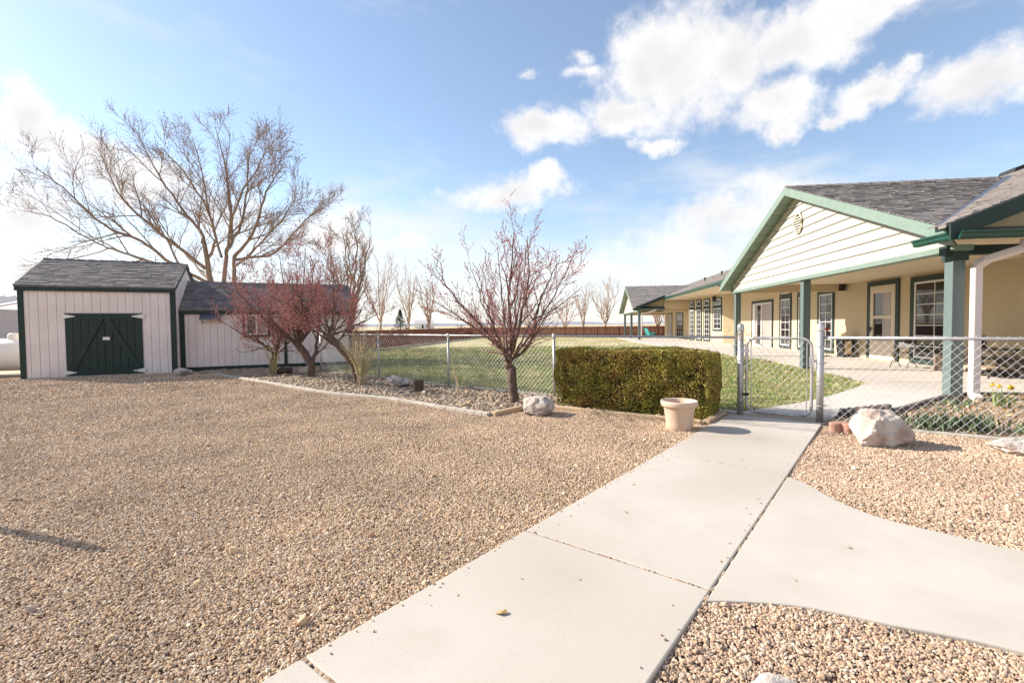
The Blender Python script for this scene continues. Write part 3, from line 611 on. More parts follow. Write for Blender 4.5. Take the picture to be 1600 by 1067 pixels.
MB().box(-1.0, 4.5, 43.8, 44.0, 2.35, 2.60).build('porch_beam', M_STUCCO, house)
# near end: rake, infill, pent strip, gutters, beam
def end_detail(t, z, w0, w1, big):
    MB().hexa([(w0, t - .05, z - .26), (w0, t - .01, z - .26), (w0, t - .01, z - .0), (w0, t - .05, z - .0)], [(w1, t - .05, z - .26 + SL * (w1 - w0)), (w1, t - .01, z - .26 + SL * (w1 - w0)), (w1, t - .01, z + SL * (w1 - w0)), (w1, t - .05, z + SL * (w1 - w0))]).build('rake_board', M_DKG, house)
    MB().hexa([(w0 + .3, t, z - .12), (w0 + .3, t + .55, z - .12), (w0 + .3, t + .55, z - .10), (w0 + .3, t, z - .10)], [(w1, t, z - .26 + SL * (w1 - w0)), (w1, t + .55, z - .26 + SL * (w1 - w0)), (w1, t + .55, z - .24 + SL * (w1 - w0)), (w1, t, z - .24 + SL * (w1 - w0))]).build('soffit', M_MINT, house)
    if big:
        MB().add([(w0 + .3, t + .55, z - .1), (w1, t + .55, z - .1), (w1, t + .55, z - .2 + SL * (w1 - w0))], [(0, 1, 2)]).build('gable_infill', M_STUCCO, house)
    MB().hexa([(w0 + .12, t - .02, z - .13), (w1, t - .02, z - .13), (w1, t + .56, z + .02), (w0 + .12, t + .56, z + .02)], [(w0 + .12, t - .02, z - .11), (w1, t - .02, z - .11), (w1, t + .56, z + .04), (w0 + .12, t + .56, z + .04)]).build('pent_strip', M_VALLEY, house)
    gutter((w0 + .10, t - .02, z - .25), (w1, t - .02, z - .25))
    MB().box(w0 + .4, w1, t + .60, t + .78, z - .42, z - .26).build('end_beam', M_DKG, house)
end_detail(-.72, 3.0, -.62, 8.0, True)
gutter((-.52, .12, 2.75), (-.52, -.72, 2.75))
end_detail(31.9, 2.85, -1.5, .9, True)
gutter((-.45, 11.98, 2.82), (.8, 11.98, 2.82))
gutter((.8, 12.0, 2.82), (-.45, 12.0, 2.82))
# downspouts
def spout(pts, wid, dep):
    m = MB(); P = [Vector(p) for p in pts]
    for a, b in zip(P[:-1], P[1:]): m.bar(a, b + (b - a).normalized() * .02, wid, dep, up=(1, 0, 0))
    return m.build('downspout', M_DOWN, house, bevel=.015)
spout([(.62, -.62, 2.74), (.60, -.60, 2.60), (.30, -.26, 2.46), (.20, -.20, 2.36), (.20, -.20, .12), (.16, -.34, .06)], .115, .13)
spout([(-.1, 11.95, 2.84), (-.05, 11.75, 2.66), (.02, 11.52, 2.5), (.02, 11.52, .1)], .07, .07)
spout([(.2, 31.78, 2.62), (-.2, 31.95, 2.45), (-.9, 32.38, 2.3), (-.95, 32.4, .1)], .10, .10)
# walls
WALL = [(4.09, -.15), (4.09, 24.2), (3.4, 24.6), (2.4, 30.0), (3.6, 30.3), (3.5, 36.0), (2.8, 42.2), (9.0, 43.2), (14.5, 43.2), (14.5, -.15)]
wm = MB(); n = len(WALL)
for i in range(n):
    a = WALL[i]; b = WALL[(i + 1) % n]; wm.add([(*a, HZ - .05), (*b, HZ - .05), (*b, 3.45), (*a, 3.45)], [(0, 1, 2, 3)])
wall = wm.build('wall', M_STUCCO, house)
MB().box(4.03, 4.1, 3.0, 9.86, HZ, 2.93).build('wall_panel', M_STUCCO, house)
def opening(name, p0, p1, z0, z1, cols, rows, trim=.16, base_trim=True, frame_m=M_WHITE, split=None, panes=False, glass=M_GLASS, off=0.0, sill_split=None):
    p0 = Vector((*p0, 0)); p1 = Vector((*p1, 0)); e = (p1 - p0); L_ = e.length; e.normalize(); nn = Vector((-e.y, e.x, 0))
    if nn.x > 0: nn = -nn
    def ob(mb, a0, a1, n0, n1, za, zb):
        q = [p0 + e * a + nn * (b + off) for a, b in ((a0, n0), (a1, n0), (a1, n1), (a0, n1))]
        mb.hexa([(v.x, v.y, za) for v in q], [(v.x, v.y, zb) for v in q])
    tr = MB(); ob(tr, -trim, 0, 0, .05, z0 - (trim if base_trim else 0), z1 + trim); ob(tr, L_, L_ + trim, 0, .05, z0 - (trim if base_trim else 0), z1 + trim); ob(tr, 0, L_, 0, .05, z1, z1 + trim)
    if base_trim: ob(tr, 0, L_, 0, .05, z0 - trim, z0)
    w = tr.build(name, M_DKTRIM, house)
    f = MB(); fw = .055
    ob(f, 0, fw, .0, .04, z0, z1); ob(f, L_ - fw, L_, .0, .04, z0, z1); ob(f, fw, L_ - fw, .0, .04, z1 - fw, z1); ob(f, fw, L_ - fw, .0, .04, z0, z0 + fw)
    zz = [z0 + fw, z1 - fw]
    if split: ob(f, fw, L_ - fw, 0, .045, split - .05, split + .05)
    f.build('frame', frame_m, w)
    mu = MB(); aw = (L_ - 2 * fw) / cols; zh = (z1 - z0 - 2 * fw) / rows
    for i in range(1, cols): ob(mu, fw + aw * i - .011, fw + aw * i + .011, .012, .030, z0 + fw, z1 - fw)
    for j in range(1, rows): ob(mu, fw, L_ - fw, .014, .028, z0 + fw + zh * j - .011, z0 + fw + zh * j + .011)
    if mu.v: mu.build('muntin', frame_m, w)
    if panes:
        for i in range(cols):
            for j in range(rows):
                g_ = MB(); ob(g_, fw + aw * i + .011, fw + aw * (i + 1) - .011, .004, .016, z0 + fw + zh * j + .011, z0 + fw + zh * (j + 1) - .011); g_.build('pane', glass, w)
    else:
        g_ = MB(); ob(g_, fw, L_ - fw, .003, .012, z0 + fw, z1 - fw); g_.build('pane', glass, w)
    return w, ob
opening('window', (4.03, 5.5), (4.03, 7.2), .26, 2.64, 2, 7, trim=.17, panes=True)
# storm door
d, ob = opening('door', (4.03, 8.08), (4.03, 9.46), HZ + .01, 2.68, 1, 1, trim=.17, base_trim=False, frame_m=M_BEIGE)
f = MB(); ob(f, .055, .19, .012, .05, .08, 2.62); ob(f, 1.19, 1.325, .012, .05, .08, 2.62); ob(f, .19, 1.19, .012, .05, 2.42, 2.62); ob(f, .19, 1.19, .012, .05, .08, .75); ob(f, .19, 1.19, .012, .048, 1.52, 1.62); f.build('stile', M_BEIGE, d)
f = MB(); ob(f, .19, .70, .014, .02, .75, 2.42); f.build('curtain', M_CURT, d)
f = MB(); ob(f, 1.22, 1.26, .05, .11, 1.15, 1.19); ob(f, 1.22, 1.26, .09, .11, 1.05, 1.24); f.build('handle', M_BLACK, d)
f = MB(); ob(f, -.05, 1.43, 0, .14, HZ, .085); f.build('threshold', M_TAN, d)
for a, b, zt in ((12.16, 13.22, 2.62), (14.32, 15.16, 2.62), (16.1, 17.16, 2.62)):
    opening('window', (4.09, a), (4.09, b), .24, zt, 2, 6, trim=.14, panes=False)
    opening('transom_window', (4.09, a), (4.09, b), zt + .26, 3.30, 2, 1, trim=.10)
w, ob = opening('sliding_door', (4.09, 18.3), (4.09, 21.1), HZ + .01, 2.55, 1, 1, trim=.15, base_trim=False, glass=M_CURT)
f = MB(); ob(f, 1.34, 1.46, .014, .06, HZ, 2.5); ob(f, 2.4, 2.74, .014, .05, HZ, 2.5); f.build('stile', M_WHITE, w)
f = MB(); ob(f, 1.5, 2.1, .013, .02, .2, 2.4); f.build('pane', M_GLASS, w)
A_, B_ = np.array((3.4, 24.6)), np.array((2.4, 30.0))
for f0, f1, z0 in ((.05, .24, 1.0), (.36, .50, .24), (.60, .73, .24), (.83, .95, .24)):
    p, q = A_ + (B_ - A_) * f0, A_ + (B_ - A_) * f1
    opening('window', tuple(p), tuple(q), z0, 2.45, 2, 4 if z0 > .5 else 6, trim=.13); opening('transom_window', tuple(p), tuple(q), 2.68, 3.1, 2, 1, trim=.10)
A_, B_ = np.array((3.5, 36.0)), np.array((2.8, 42.2))
for nm, f0, f1, z0 in (('door', .12, .40, .08), ('window', .62, .80, .2)):
    p, q = A_ + (B_ - A_) * f0, A_ + (B_ - A_) * f1; opening(nm, tuple(p), tuple(q), z0, 2.35, 3 if nm == 'door' else 1, 5 if nm == 'door' else 1, trim=.12, base_trim=False, glass=M_GLASS if nm == 'door' else M_CURT)
# wall fittings
MB().box(3.80, 3.99, 11.05, 11.19, 2.66, 2.90).build('speaker', M_BLACK, house, bevel=.02)
MB().box(3.0, 3.2, 25.6, 25.8, 2.95, 3.3).build('speaker', M_BLACK, house, bevel=.02)
MB().box(3.93, 4.09, 4.55, 4.85, .62, 1.0).build('utility_box', M_BLACK, house, bevel=.01)
MB().box(3.28, 3.42, 42.0, 42.2, 2.2, 2.5).build('porch_lamp', M_BLACK, house, bevel=.02)
MB().tube([(2.2, 6.5, 2.932), (2.2, 6.5, 2.915)], .10, 14).build('ceiling_lamp', M_CREAM, house)
ant = thing('antenna_mast', 'thin antenna mast rising behind the far porch roof', 'antenna', (*hw(9.5, 52), 0)); MB().tube([(0, 0, 0), (0, 0, 6.7)], .03, 6).build('mast', M_GALV, ant); MB().bar((-.5, 0, 6.5), (.5, 0, 6.55), .02, .02).build('crossbar', M_GALV, ant)

# ------------------------------------------------------------------ sheds
SH_R = math.atan2(.40, .916)
def shed_shell(root, x0, x1, y0, dep, ze, zr, base, bw, trim, m_sh, over=.10, skip=None, zfloor=.02):
    yc = y0 + dep / 2; k = (zr - ze) / (dep / 2)
    # front boards one by one
    nb = int(round((x1 - x0) / bw)); w = (x1 - x0) / nb
    for i in range(nb):
        a, b = x0 + w * i + .006, x0 + w * (i + 1) - .006; spans = [(base, ze - .02)]
        if skip and b > skip[0] and a < skip[1]:
            if a < skip[0]: MB().box(a, skip[0], y0 - .02, y0, base, ze - .02).build('siding_board', M_SHED, root); a = skip[0]
            if b > skip[1]: MB().box(skip[1], b, y0 - .02, y0, base, ze - .02).build('siding_board', M_SHED, root); b = skip[1]
            spans = [(skip[2], ze - .02)]
        for z0, z1 in spans:
            if b - a > .01: MB().box(a, b, y0 - .02, y0, z0, z1).build('siding_board', M_SHED, root)
    body = MB().box(x0 + .01, x1 - .01, y0 + .001, y0 + dep, zfloor, ze - .01); body.build('wall', M_SHED, root)
    for x, sg in ((x0, -1), (x1, 1)):   # end boards including the gable
        nbe = int(dep / bw); we = dep / nbe
        for i in range(nbe):
            a, b = y0 + we * i + .004, y0 + we * (i + 1) - .004; za, zb_ = zr - abs(a - yc) * k - .03, zr - abs(b - yc) * k - .03
            xa, xb = (x - .015, x + .005) if sg < 0 else (x - .005, x + .015)
            MB().hexa([(xa, a, base), (xb, a, base), (xb, b, base), (xa, b, base)], [(xa, a, za), (xb, a, za), (xb, b, zb_), (xa, b, zb_)]).build('siding_board', M_SHED, root)
    m = MB(); lk = math.hypot(1, k)
    for sg in (-1, 1):
        ye = y0 - over if sg < 0 else y0 + dep + over; zz = ze - over * k
        lo = [(x0 - .08, ye, zz), (x1 + .05, ye, zz), (x1 + .05, yc, zr), (x0 - .08, yc, zr)]; m.hexa(lo, [(x, y, z + .04) for x, y, z in lo])
    rf_ = m.build('roof', m_sh, root); s_ = MB()
    for sg in (-1, 1):
        ye = y0 - over if sg < 0 else y0 + dep + over; zz = ze - over * k + .04
        shingles(s_, (x0 - .09, ye, zz), (1, 0, 0), (0, -sg / lk, k / lk), x1 - x0 + .16, (dep / 2 + over) * lk, lambda p: True, tab=.30)
    s_.build('shingles', m_sh, rf_, kind='stuff')
    cp = MB()
    for i in range(int((x1 - x0 + .1) / .28)):
        x = x0 - .09 + i * .28; cp.hexa([(x, yc - .13, zr - .03), (x + .30, yc - .13, zr - .04), (x + .30, yc + .13, zr - .04), (x, yc + .13, zr - .03)], [(x, yc - .02, zr + .085), (x + .30, yc - .02, zr + .058), (x + .30, yc + .02, zr + .058), (x, yc + .02, zr + .085)])
    cp.build('ridge_cap', m_sh, rf_)
    MB().box(x0 - .07, x1 + .04, y0 - over + .005, y0 - over + .03, ze - over * k - .12, ze - over * k + .012).build('fascia', M_DKG, root)
    for x, sg in ((x0, -1), (x1, 1)):
        MB().box(x - (.03 if sg < 0 else .10), x + (.10 if sg < 0 else .03), y0 - .045, y0 + .08, zfloor, ze - .06).build('corner_trim', M_DKG, root)
        for s2 in (-1, 1):
            ye = y0 - over if s2 < 0 else y0 + dep + over; xx = x + sg * .035
            MB().hexa([(xx - .012, ye, ze - over * k - .11), (xx + .012, ye, ze - over * k - .11), (xx + .012, ye, ze - over * k + .02), (xx - .012, ye, ze - over * k + .02)], [(xx - .012, yc, zr - .11), (xx + .012, yc, zr - .11), (xx + .012, yc, zr + .02), (xx - .012, yc, zr + .02)]).build('rake_trim', M_DKG, root)
    return yc
s1 = thing('tall_shed', 'tall pinkish white shed with dark green double doors and trim', 'shed', (-13.9, 13.5, 0), SH_R)
shed_shell(s1, 0, 3.64, 0, 3.5, 2.70, 3.60, .04, .2, None, M_SHINGD, skip=(.98, 2.82, 1.90))
for lx in (0, 1):
    x0, x1 = (.99, 1.895) if lx == 0 else (1.905, 2.81)
    dd = MB().box(x0, x1, -.035, -.012, .07, 1.885).build('door', M_DKG, s1)
    for i in range(5):
        w = (x1 - x0) / 5; MB().box(x0 + w * i + .009, x0 + w * (i + 1) - .009, -.050, -.034, .08, 1.875).build('plank', M_DKG, dd)
    MB().box(x0, x1, -.068, -.046, 1.72, 1.885).build('rail', M_DKG, dd); MB().box(x0, x1, -.068, -.046, .07, .22).build('rail', M_DKG, dd)
    a, b = ((x0 + .13, .2), (x1 - .06, 1.76)) if lx == 0 else ((x1 - .10, .2), (x0 + .06, 1.76))
    MB().bar((a[0], -.066, a[1]), (b[0], -.066, b[1]), .036, .13, up=(0, 0, 1)).build('brace', M_DKG, dd)
    hx = .99 if lx == 0 else 2.81; sg = 1 if lx == 0 else -1
    for hz in (.16, 1.80):
        MB().add([(hx - sg * .07, -.075, hz - .06), (hx, -.075, hz - .06), (hx, -.075, hz + .06), (hx - sg * .07, -.075, hz + .06), (hx + sg * .24, -.075, hz - .008), (hx + sg * .24, -.075, hz + .012)], [(0, 1, 2, 3), (1, 4, 5, 2)]).build('hinge', M_WHITE, dd)
MB().box(1.86, 2.03, -.085, -.068, 1.10, 1.19).build('latch', M_WHITE, s1)
s2 = thing('low_shed', 'long low pinkish white shed with dark roof behind the red-budded trees', 'shed', (-13.9, 13.5, 0), SH_R)
yc = shed_shell(s2, 3.70, 8.95, .55, 2.85, 2.06, 3.00, .14, .2, None, M_SHINGD)
MB().box(3.72, 8.94, .50, .54, .02, .15).build('skirt_board', M_DKG, s2)
MB().box(6.7, 6.80, .49, .53, .1, 1.98).build('trim_strip', M_DKG, s2)
wdw = MB().box(5.45, 5.53, .46, .53, 1.10, 1.95).box(6.20, 6.28, .46, .53, 1.10, 1.95).box(5.53, 6.20, .46, .53, 1.87, 1.95).box(5.53, 6.20, .46, .53, 1.10, 1.18).build('window', M_MAROON, s2)
MB().box(5.53, 5.58, .48, .53, 1.18, 1.87).box(6.15, 6.20, .48, .53, 1.18, 1.87).box(5.58, 6.15, .48, .53, 1.82, 1.87).box(5.58, 6.15, .48, .53, 1.18, 1.23).box(5.84, 5.89, .48, .53, 1.23, 1.82).build('frame', M_WHITE, wdw)
MB().box(5.58, 5.84, .50, .52, 1.23, 1.82).build('pane', M_GLASS, wdw); MB().box(5.89, 6.15, .50, .52, 1.23, 1.82).build('pane', M_CURT, wdw)
aw = MB().hexa([(4.25, .52, 1.90), (4.85, .52, 1.90), (4.85, .24, 1.70), (4.25, .24, 1.70)], [(4.25, .52, 1.93), (4.85, .52, 1.93), (4.85, .24, 1.73), (4.25, .24, 1.73)]).build('awning_flap', M_VALLEY, s2)
for x in (4.30, 4.80): MB().bar((x, .27, 1.70), (x, .53, 1.58), .02, .03).build('prop_stick', M_TIMBER, aw)
# propane tank
tk = thing('propane_tank', 'white horizontal gas tank at the left edge beside the tall shed', 'tank', (-15.6, 14.8, 0), R(12))
L2 = 1.25; prof = [(.0, -L2 - .30), (.22, -L2 - .27), (.40, -L2 - .16), (.50, -L2), (.50, L2), (.40, L2 + .16), (.22, L2 + .27), (.0, L2 + .30)]
m = MB(); m.lathe(prof, 28); m.v = [(z, y, x + .66) for x, y, z in m.v]; m.build('tank', M_TANK, tk, smooth=True)
for x in (-.8, .8): MB().box(x - .06, x + .06, -.35, .35, 0, .24).build('leg', M_TANK, tk)
m = MB().lathe([(.17, 0), (.17, .16), (.12, .2), (0, .21)], 16, (.15, 0, 1.12)); m.build('valve_cover', M_TANK, tk, smooth=True)
MB().tube([(1.2, -.45, .06), (-1.9, -.45, .05)], .035, 8).build('pipe', M_CURB, tk)
# steel building behind
sb = thing('steel_building', 'pale steel building with ribbed roof behind the gas tank', 'building', (-27.5, 22.5, 0), R(8))
MB().box(-6, 2.6, 0, 6, 0, 2.45).build('wall', M_LILAC, sb)
for i in range(28): MB().box(-6 + i * .31, -5.97 + i * .31, -.02, 0, 0, 2.4).build('rib', M_LILAC, sb)
MB().box(-1.2, -.1, -.05, 0, 0, 2.1).build('door', M_MAROON, sb)
rr = MB().hexa([(-6.3, -.4, 2.45), (3, -.4, 2.45), (3, 3, 3.15), (-6.3, 3, 3.15)], [(-6.3, -.4, 2.52), (3, -.4, 2.52), (3, 3, 3.22), (-6.3, 3, 3.22)]).build('roof', M_ROOFW, sb)
for i in range(18): MB().hexa([(-6.2 + i * .5, -.41, 2.52), (-6.15 + i * .5, -.41, 2.52), (-6.15 + i * .5, 3, 3.22), (-6.2 + i * .5, 3, 3.22)], [(-6.2 + i * .5, -.41, 2.57), (-6.15 + i * .5, -.41, 2.57), (-6.15 + i * .5, 3, 3.27), (-6.2 + i * .5, 3, 3.27)]).build('roof_rib', M_ROOFW, rr)
MB().box(-6.3, 3, -.42, -.38, 2.38, 2.46).build('fascia', M_MAROON, sb)

# ------------------------------------------------------------------ chain link fence and gate
def lerp(a, b, f): return (a[0] + (b[0] - a[0]) * f, a[1] + (b[1] - a[1]) * f)
def mesh_wires(m, a, b, z0, z1, pw=.046, ph=.104, rad=.0028, jag=True):
    a = Vector((*a, 0)); b = Vector((*b, 0)); L_ = (b - a).length; e = (b - a).normalized(); nrm = Vector((-e.y, e.x, 0)); n = int(L_ / pw); rows = int((z1 - z0) / (ph / 2))
    for i in range(n):
        pts = []; x = i * L_ / n
        for j in range(rows + 1):
            q = a + e * (x + (pw if (j + i) % 2 else 0)) + nrm * (.004 if (j + i) % 2 else -.004); pts.append((q.x, q.y, z0 + j * ph / 2))
        if jag and i % 2:
            q = a + e * (x + pw * .6); pts.append((q.x, q.y, z1 + .04))
        m.tube(pts, rad, 3, cap=False)
def fence_run(label, pts, posts, zr=1.20, tp=.024):
    root = thing('chain_link_fence', label, 'fence', (pts[0][0], pts[0][1], 0), group=None); O_ = Vector((pts[0][0], pts[0][1], 0))
    loc = lambda p: (p[0] - O_.x, p[1] - O_.y)
    P = [loc(p) for p in pts]
    MB().tube([(*p, zr) for p in P], .021, 10).build('top_rail', M_GALV, root, smooth=True)
    for q in posts:
        x, y = loc(q); m = MB().tube([(x, y, -.1), (x, y, zr - .02)], .026, 10); pt = m.build('post', M_GALV, root, smooth=True)
        MB().lathe([(.034, -.05), (.036, -.02), (.036, .03), (.02, .045), (0, .048)], 10, (x, y, zr)).build('post_cap', M_GALV, pt, smooth=True)
        tie = MB()
        for z in (.3, .6, .9): tie.tube([(x + .032 * math.cos(a), y + .032 * math.sin(a), z) for a in np.arange(0, 6.28, .7)], .003, 4, close=True)
        tie.build('tie_wire', M_GALV, pt)
    m = MB()
    for a, b in zip(P[:-1], P[1:]): mesh_wires(m, a, b, .05, zr - .01)
    m.build('chain_link_mesh', M_WIRE, root, kind='stuff')
    return root
fence_run('chain link fence running from the low shed past the hedge to the gate', FENCE[:3], [FENCE[0], lerp(FENCE[0], FENCE[1], .53), FENCE[1], lerp(FENCE[1], FENCE[2], .46)])
fence_run('chain link fence in front of the flower bed right of the gate', FENCE[3:], [lerp(FENCE[4], FENCE[5], .42), FENCE[5]])
def gate_post(p, label, h=1.36):
    o = thing('gate_post', label, 'post', (*p, 0)); MB().tube([(0, 0, -.1), (0, 0, h)], .044, 14).build('pole', M_GALV, o, smooth=True)
    MB().lathe([(.050, -.06), (.050, .0), (.042, .03), (.02, .05), (0, .053)], 14, (0, 0, h)).build('post_cap', M_GALV, o, smooth=True)
    for z in (.25, .55, .85, 1.08):
        MB().lathe([(.047, -.012), (.049, 0), (.047, .012)], 12, (0, 0, z)).box(.04, .085, -.008, .008, z - .01, z + .01).build('brace_band', M_GALV, o)
    return o
gate_post(FENCE[2], 'thick round steel gate post beside the hedge end'); gate_post(FENCE[3], 'thick round steel gate post nearest the red stone')
ga = np.array(FENCE[2]); gb = np.array(FENCE[3]); ge = (gb - ga) / np.linalg.norm(gb - ga); gl = np.linalg.norm(gb - ga)
gt = thing('walk_gate', 'closed chain link walk gate with rounded tube frame', 'gate', (*ga, 0), math.atan2(ge[1], ge[0]))
x0, x1, z0, z1, rr_ = .085, gl - .10, .085, 1.19, .13; ring = []
for cx, cz, a0 in ((x1 - rr_, z1 - rr_, 0), (x0 + rr_, z1 - rr_, 90), (x0 + rr_, z0 + rr_, 180), (x1 - rr_, z0 + rr_, 270)):
    for k in range(7): a = R(a0 + 15 * k); ring.append((cx + rr_ * math.cos(a), 0, cz + rr_ * math.sin(a)))
gf = MB().tube(ring, .0205, 10, close=True).build('frame', M_GALV, gt, smooth=True)
m = MB(); mesh_wires(m, (x0 + .06, 0), (x1 - .09, 0), z0 + .02, z1 - .03, jag=False); m.build('chain_link_mesh', M_WIRE, gt, kind='stuff')
for x in (x0 + .06, x1 - .06): MB().box(x - .006, x + .006, -.004, .004, z0 + .06, z1 - .06).build('tension_bar', M_GALV, gt)
for z in (.34, 1.0): MB().box(-.02, x0 + .03, -.03, .03, z - .02, z + .02).build('hinge', M_GALV if z > .5 else M_BLACK, gt)
MB().box(x1 - .02, gl - .02, -.03, .03, .86, .89).box(x1 - .03, x1 + .03, -.05, -.03, .80, .93).build('latch', M_GALV, gt)
m = MB()
for i in range(26):
    a = random.uniform(0, 6.28); x = random.gauss(0, .12); z = random.gauss(0, .06); L_ = random.uniform(.06, .16)
    m.tube([(x, random.gauss(-.02, .03), z), (x + L_ * .5 * math.cos(a) + random.gauss(0, .02), random.gauss(-.03, .03), z + L_ * .6 * math.sin(a)), (x + L_ * math.cos(a) + random.gauss(0, .03), random.gauss(-.03, .04), z + L_ * math.sin(a) - .02)], .004, 4)
vn = m.build('dry_vine', M_VINE); vn.location = (FENCE[2][0], FENCE[2][1] - .04, 1.2); tag(vn, 'tangle of dry brown vine twigs on the gate post by the hedge', 'vine')

# ------------------------------------------------------------------ red cedar fence
def board_fence(name, label, a, b, h=1.18, bw=.14):
    a = Vector((*a, 0)); b = Vector((*b, 0)); L_ = (b - a).length; root = thing('cedar_fence', label, 'fence', a, math.atan2((b - a).y, (b - a).x)); n = int(L_ / bw); m = MB()
    for i in range(n):
        hh = h + RNG.uniform(-.012, .012); y = RNG.uniform(-.006, .006); m.box(i * bw + .006, (i + 1) * bw - .006, y - .01, y + .01, .02, hh)
    m.build('boards', M_FENCE, root, kind='stuff')
    for i in range(int(L_ / 2.4) + 1): MB().box(i * 2.4 - .045, i * 2.4 + .045, .03, .12, -.1, h - .08).build('post', M_FENCE, root)
    for z in (.3, h - .25): MB().box(0, L_, .012, .05, z - .04, z + .04).build('rail', M_FENCE, root)
board_fence('a', 'red brown board fence closing the far end of the lawn', (-4.7, 55.2), (19.0, 52.6))
board_fence('b', 'shaded red brown board fence along the left side of the lawn', (-10.4, 17.4), (-4.72, 55.1))

# ------------------------------------------------------------------ rocks, pot, stump
def boulder(name, label, loc, size, mtl, seed, rz=0, flat=.0, rough=.35, sub=4):
    v, f = ico(sub); r = random.Random(seed); off = Vector((r.uniform(-9, 9), r.uniform(-9, 9), r.uniform(-9, 9)))
    planes = []
    for i in range(9):
        d = Vector((r.gauss(0, 1), r.gauss(0, 1), r.gauss(0, .8))).normalized(); planes.append((d, r.uniform(.62, .86)))
    if flat: planes.append((Vector((0, 0, 1)), flat))
    P = []
    for p in v:
        p = Vector(p); p = p * (1 + rough * (mnoise.noise(p * 1.1 + off) + .35 * mnoise.noise(p * 3 + off)))
        for d, k in planes:
            q = p.dot(d)
            if q > k: p = p - d * (q - k) * .88
        p = p * (1 + .05 * mnoise.noise(p * 6 + off) + .03 * mnoise.noise(p * 13 + off)); P.append(p)
    zmin = min(p.z for p in P); zmax = max(p.z for p in P)
    P = [(p.x * size[0], p.y * size[1], (p.z - zmin) / (zmax - zmin) * size[2] * 1.1 - size[2] * .1) for p in P]
    o = MB().add(P, f).build(name, mtl, smooth=False); o.location = loc; o.rotation_euler = (0, 0, rz); return tag(o, label, 'rock')
boulder('boulder', 'large white pitted boulder on the gravel right of the gate', (4.16, 5.42, 0), (.38, .30, .43), M_ROCKW, 8, .3, rough=.5)
boulder('boulder', 'low pale rock cut off by the right edge of the picture', (5.36, 4.98, 0), (.27, .22, .19), M_ROCKW, 14, -.4)
boulder('boulder', 'squared grey rock at the foot of the red-budded tree beside the hedge', (.36, 7.40, 0), (.30, .24, .31), M_ROCKG, 21, -.5, flat=.6)
boulder('boulder', 'long grey rock next to the dark stump in the stone bed', (-2.62, 10.95, 0), (.34, .22, .30), M_ROCKG, 33, -.5)
boulder('boulder', 'pale grey rock at the corner where the two sheds meet', (-9.75, 14.05, 0), (.25, .20, .26), M_ROCKG, 41, .2)
boulder('boulder', 'small pale rock between the two multi-trunk trees', (-6.15, 14.25, 0), (.24, .18, .24), M_ROCKW, 52, .2)
boulder('boulder', 'dark brown rock beside the small tree in front of the low shed', (-6.75, 14.1, 0), (.26, .2, .24), M_STUMP, 57, .4)
boulder('boulder', 'flat pinkish grey rock half buried in gravel at the bottom edge', (.99, 1.79, -.02), (.13, .09, .07), M_ROCKG, 61, .1)
boulder('boulder', 'small reddish stone lying alone on the pink gravel', (3.74, 3.73, 0), (.07, .04, .035), M_ROCKR, 66, .1, sub=2)
hb = MB(); hp = [(0, -.09), (.10, -.02), (.135, .05), (.12, .115), (.07, .135), (.03, .12), (0, .085), (-.03, .12), (-.07, .135), (-.12, .115), (-.135, .05), (-.10, -.02)]
hb.prism(hp, 0, .14); o = hb.build('heart_stone', M_ROCKR, bevel=.015); o.location = (4.20, 6.06, 0); o.rotation_euler = (0, 0, 2.6); tag(o, 'red heart-shaped paving stone left of the white boulder', 'stone')
st = thing('stump', 'dark weathered stump standing in the stone bed', 'stump', (-1.99, 10.05, 0))
m = MB()
for i in range(14): pass
prof = [(.115, 0), (.105, .08), (.10, .18), (.105, .27), (.10, .285)]; m.lathe(prof, 16); m.v = [(x * (1 + .12 * math.sin(5 * math.atan2(y, x)) + .05 * math.sin(9 * math.atan2(y, x))), y * (1 + .1 * math.sin(5 * math.atan2(y, x))), z) for x, y, z in m.v]; m.build('bark', M_STUMP, st)
MB().lathe([(.102, .283), (.05, .278), (0, .276)], 16).build('cut_top', M_STUMP, st)
pot = thing('plant_pot', 'empty peach plastic plant pot standing between hedge and path', 'pot', (2.20, 6.26, 0))
MB().lathe([(0, .015), (.150, .0), (.160, .012), (.168, .10), (.196, .315), (.200, .325), (.222, .33), (.232, .34), (.236, .395), (.230, .408), (.218, .408), (.205, .395), (.18, .2), (.15, .06), (0, .055)], 40).build('body', M_POT, pot, smooth=True)
MB().lathe([(.170, .14), (.0, .15)], 30).build('soil', M_SOIL, pot)
pl = thing('marker_post', 'thin dark post standing just left of the picture, seen by its shadow', 'post', (-4.62, 3.60, 0)); MB().tube([(0, 0, 0), (0, 0, 1.22)], .038, 8).build('pole', M_MAROON, pl); MB().lathe([(.03, 0), (.02, .03), (0, .035)], 8, (0, 0, 1.22)).build('post_cap', M_BLACK, pl)

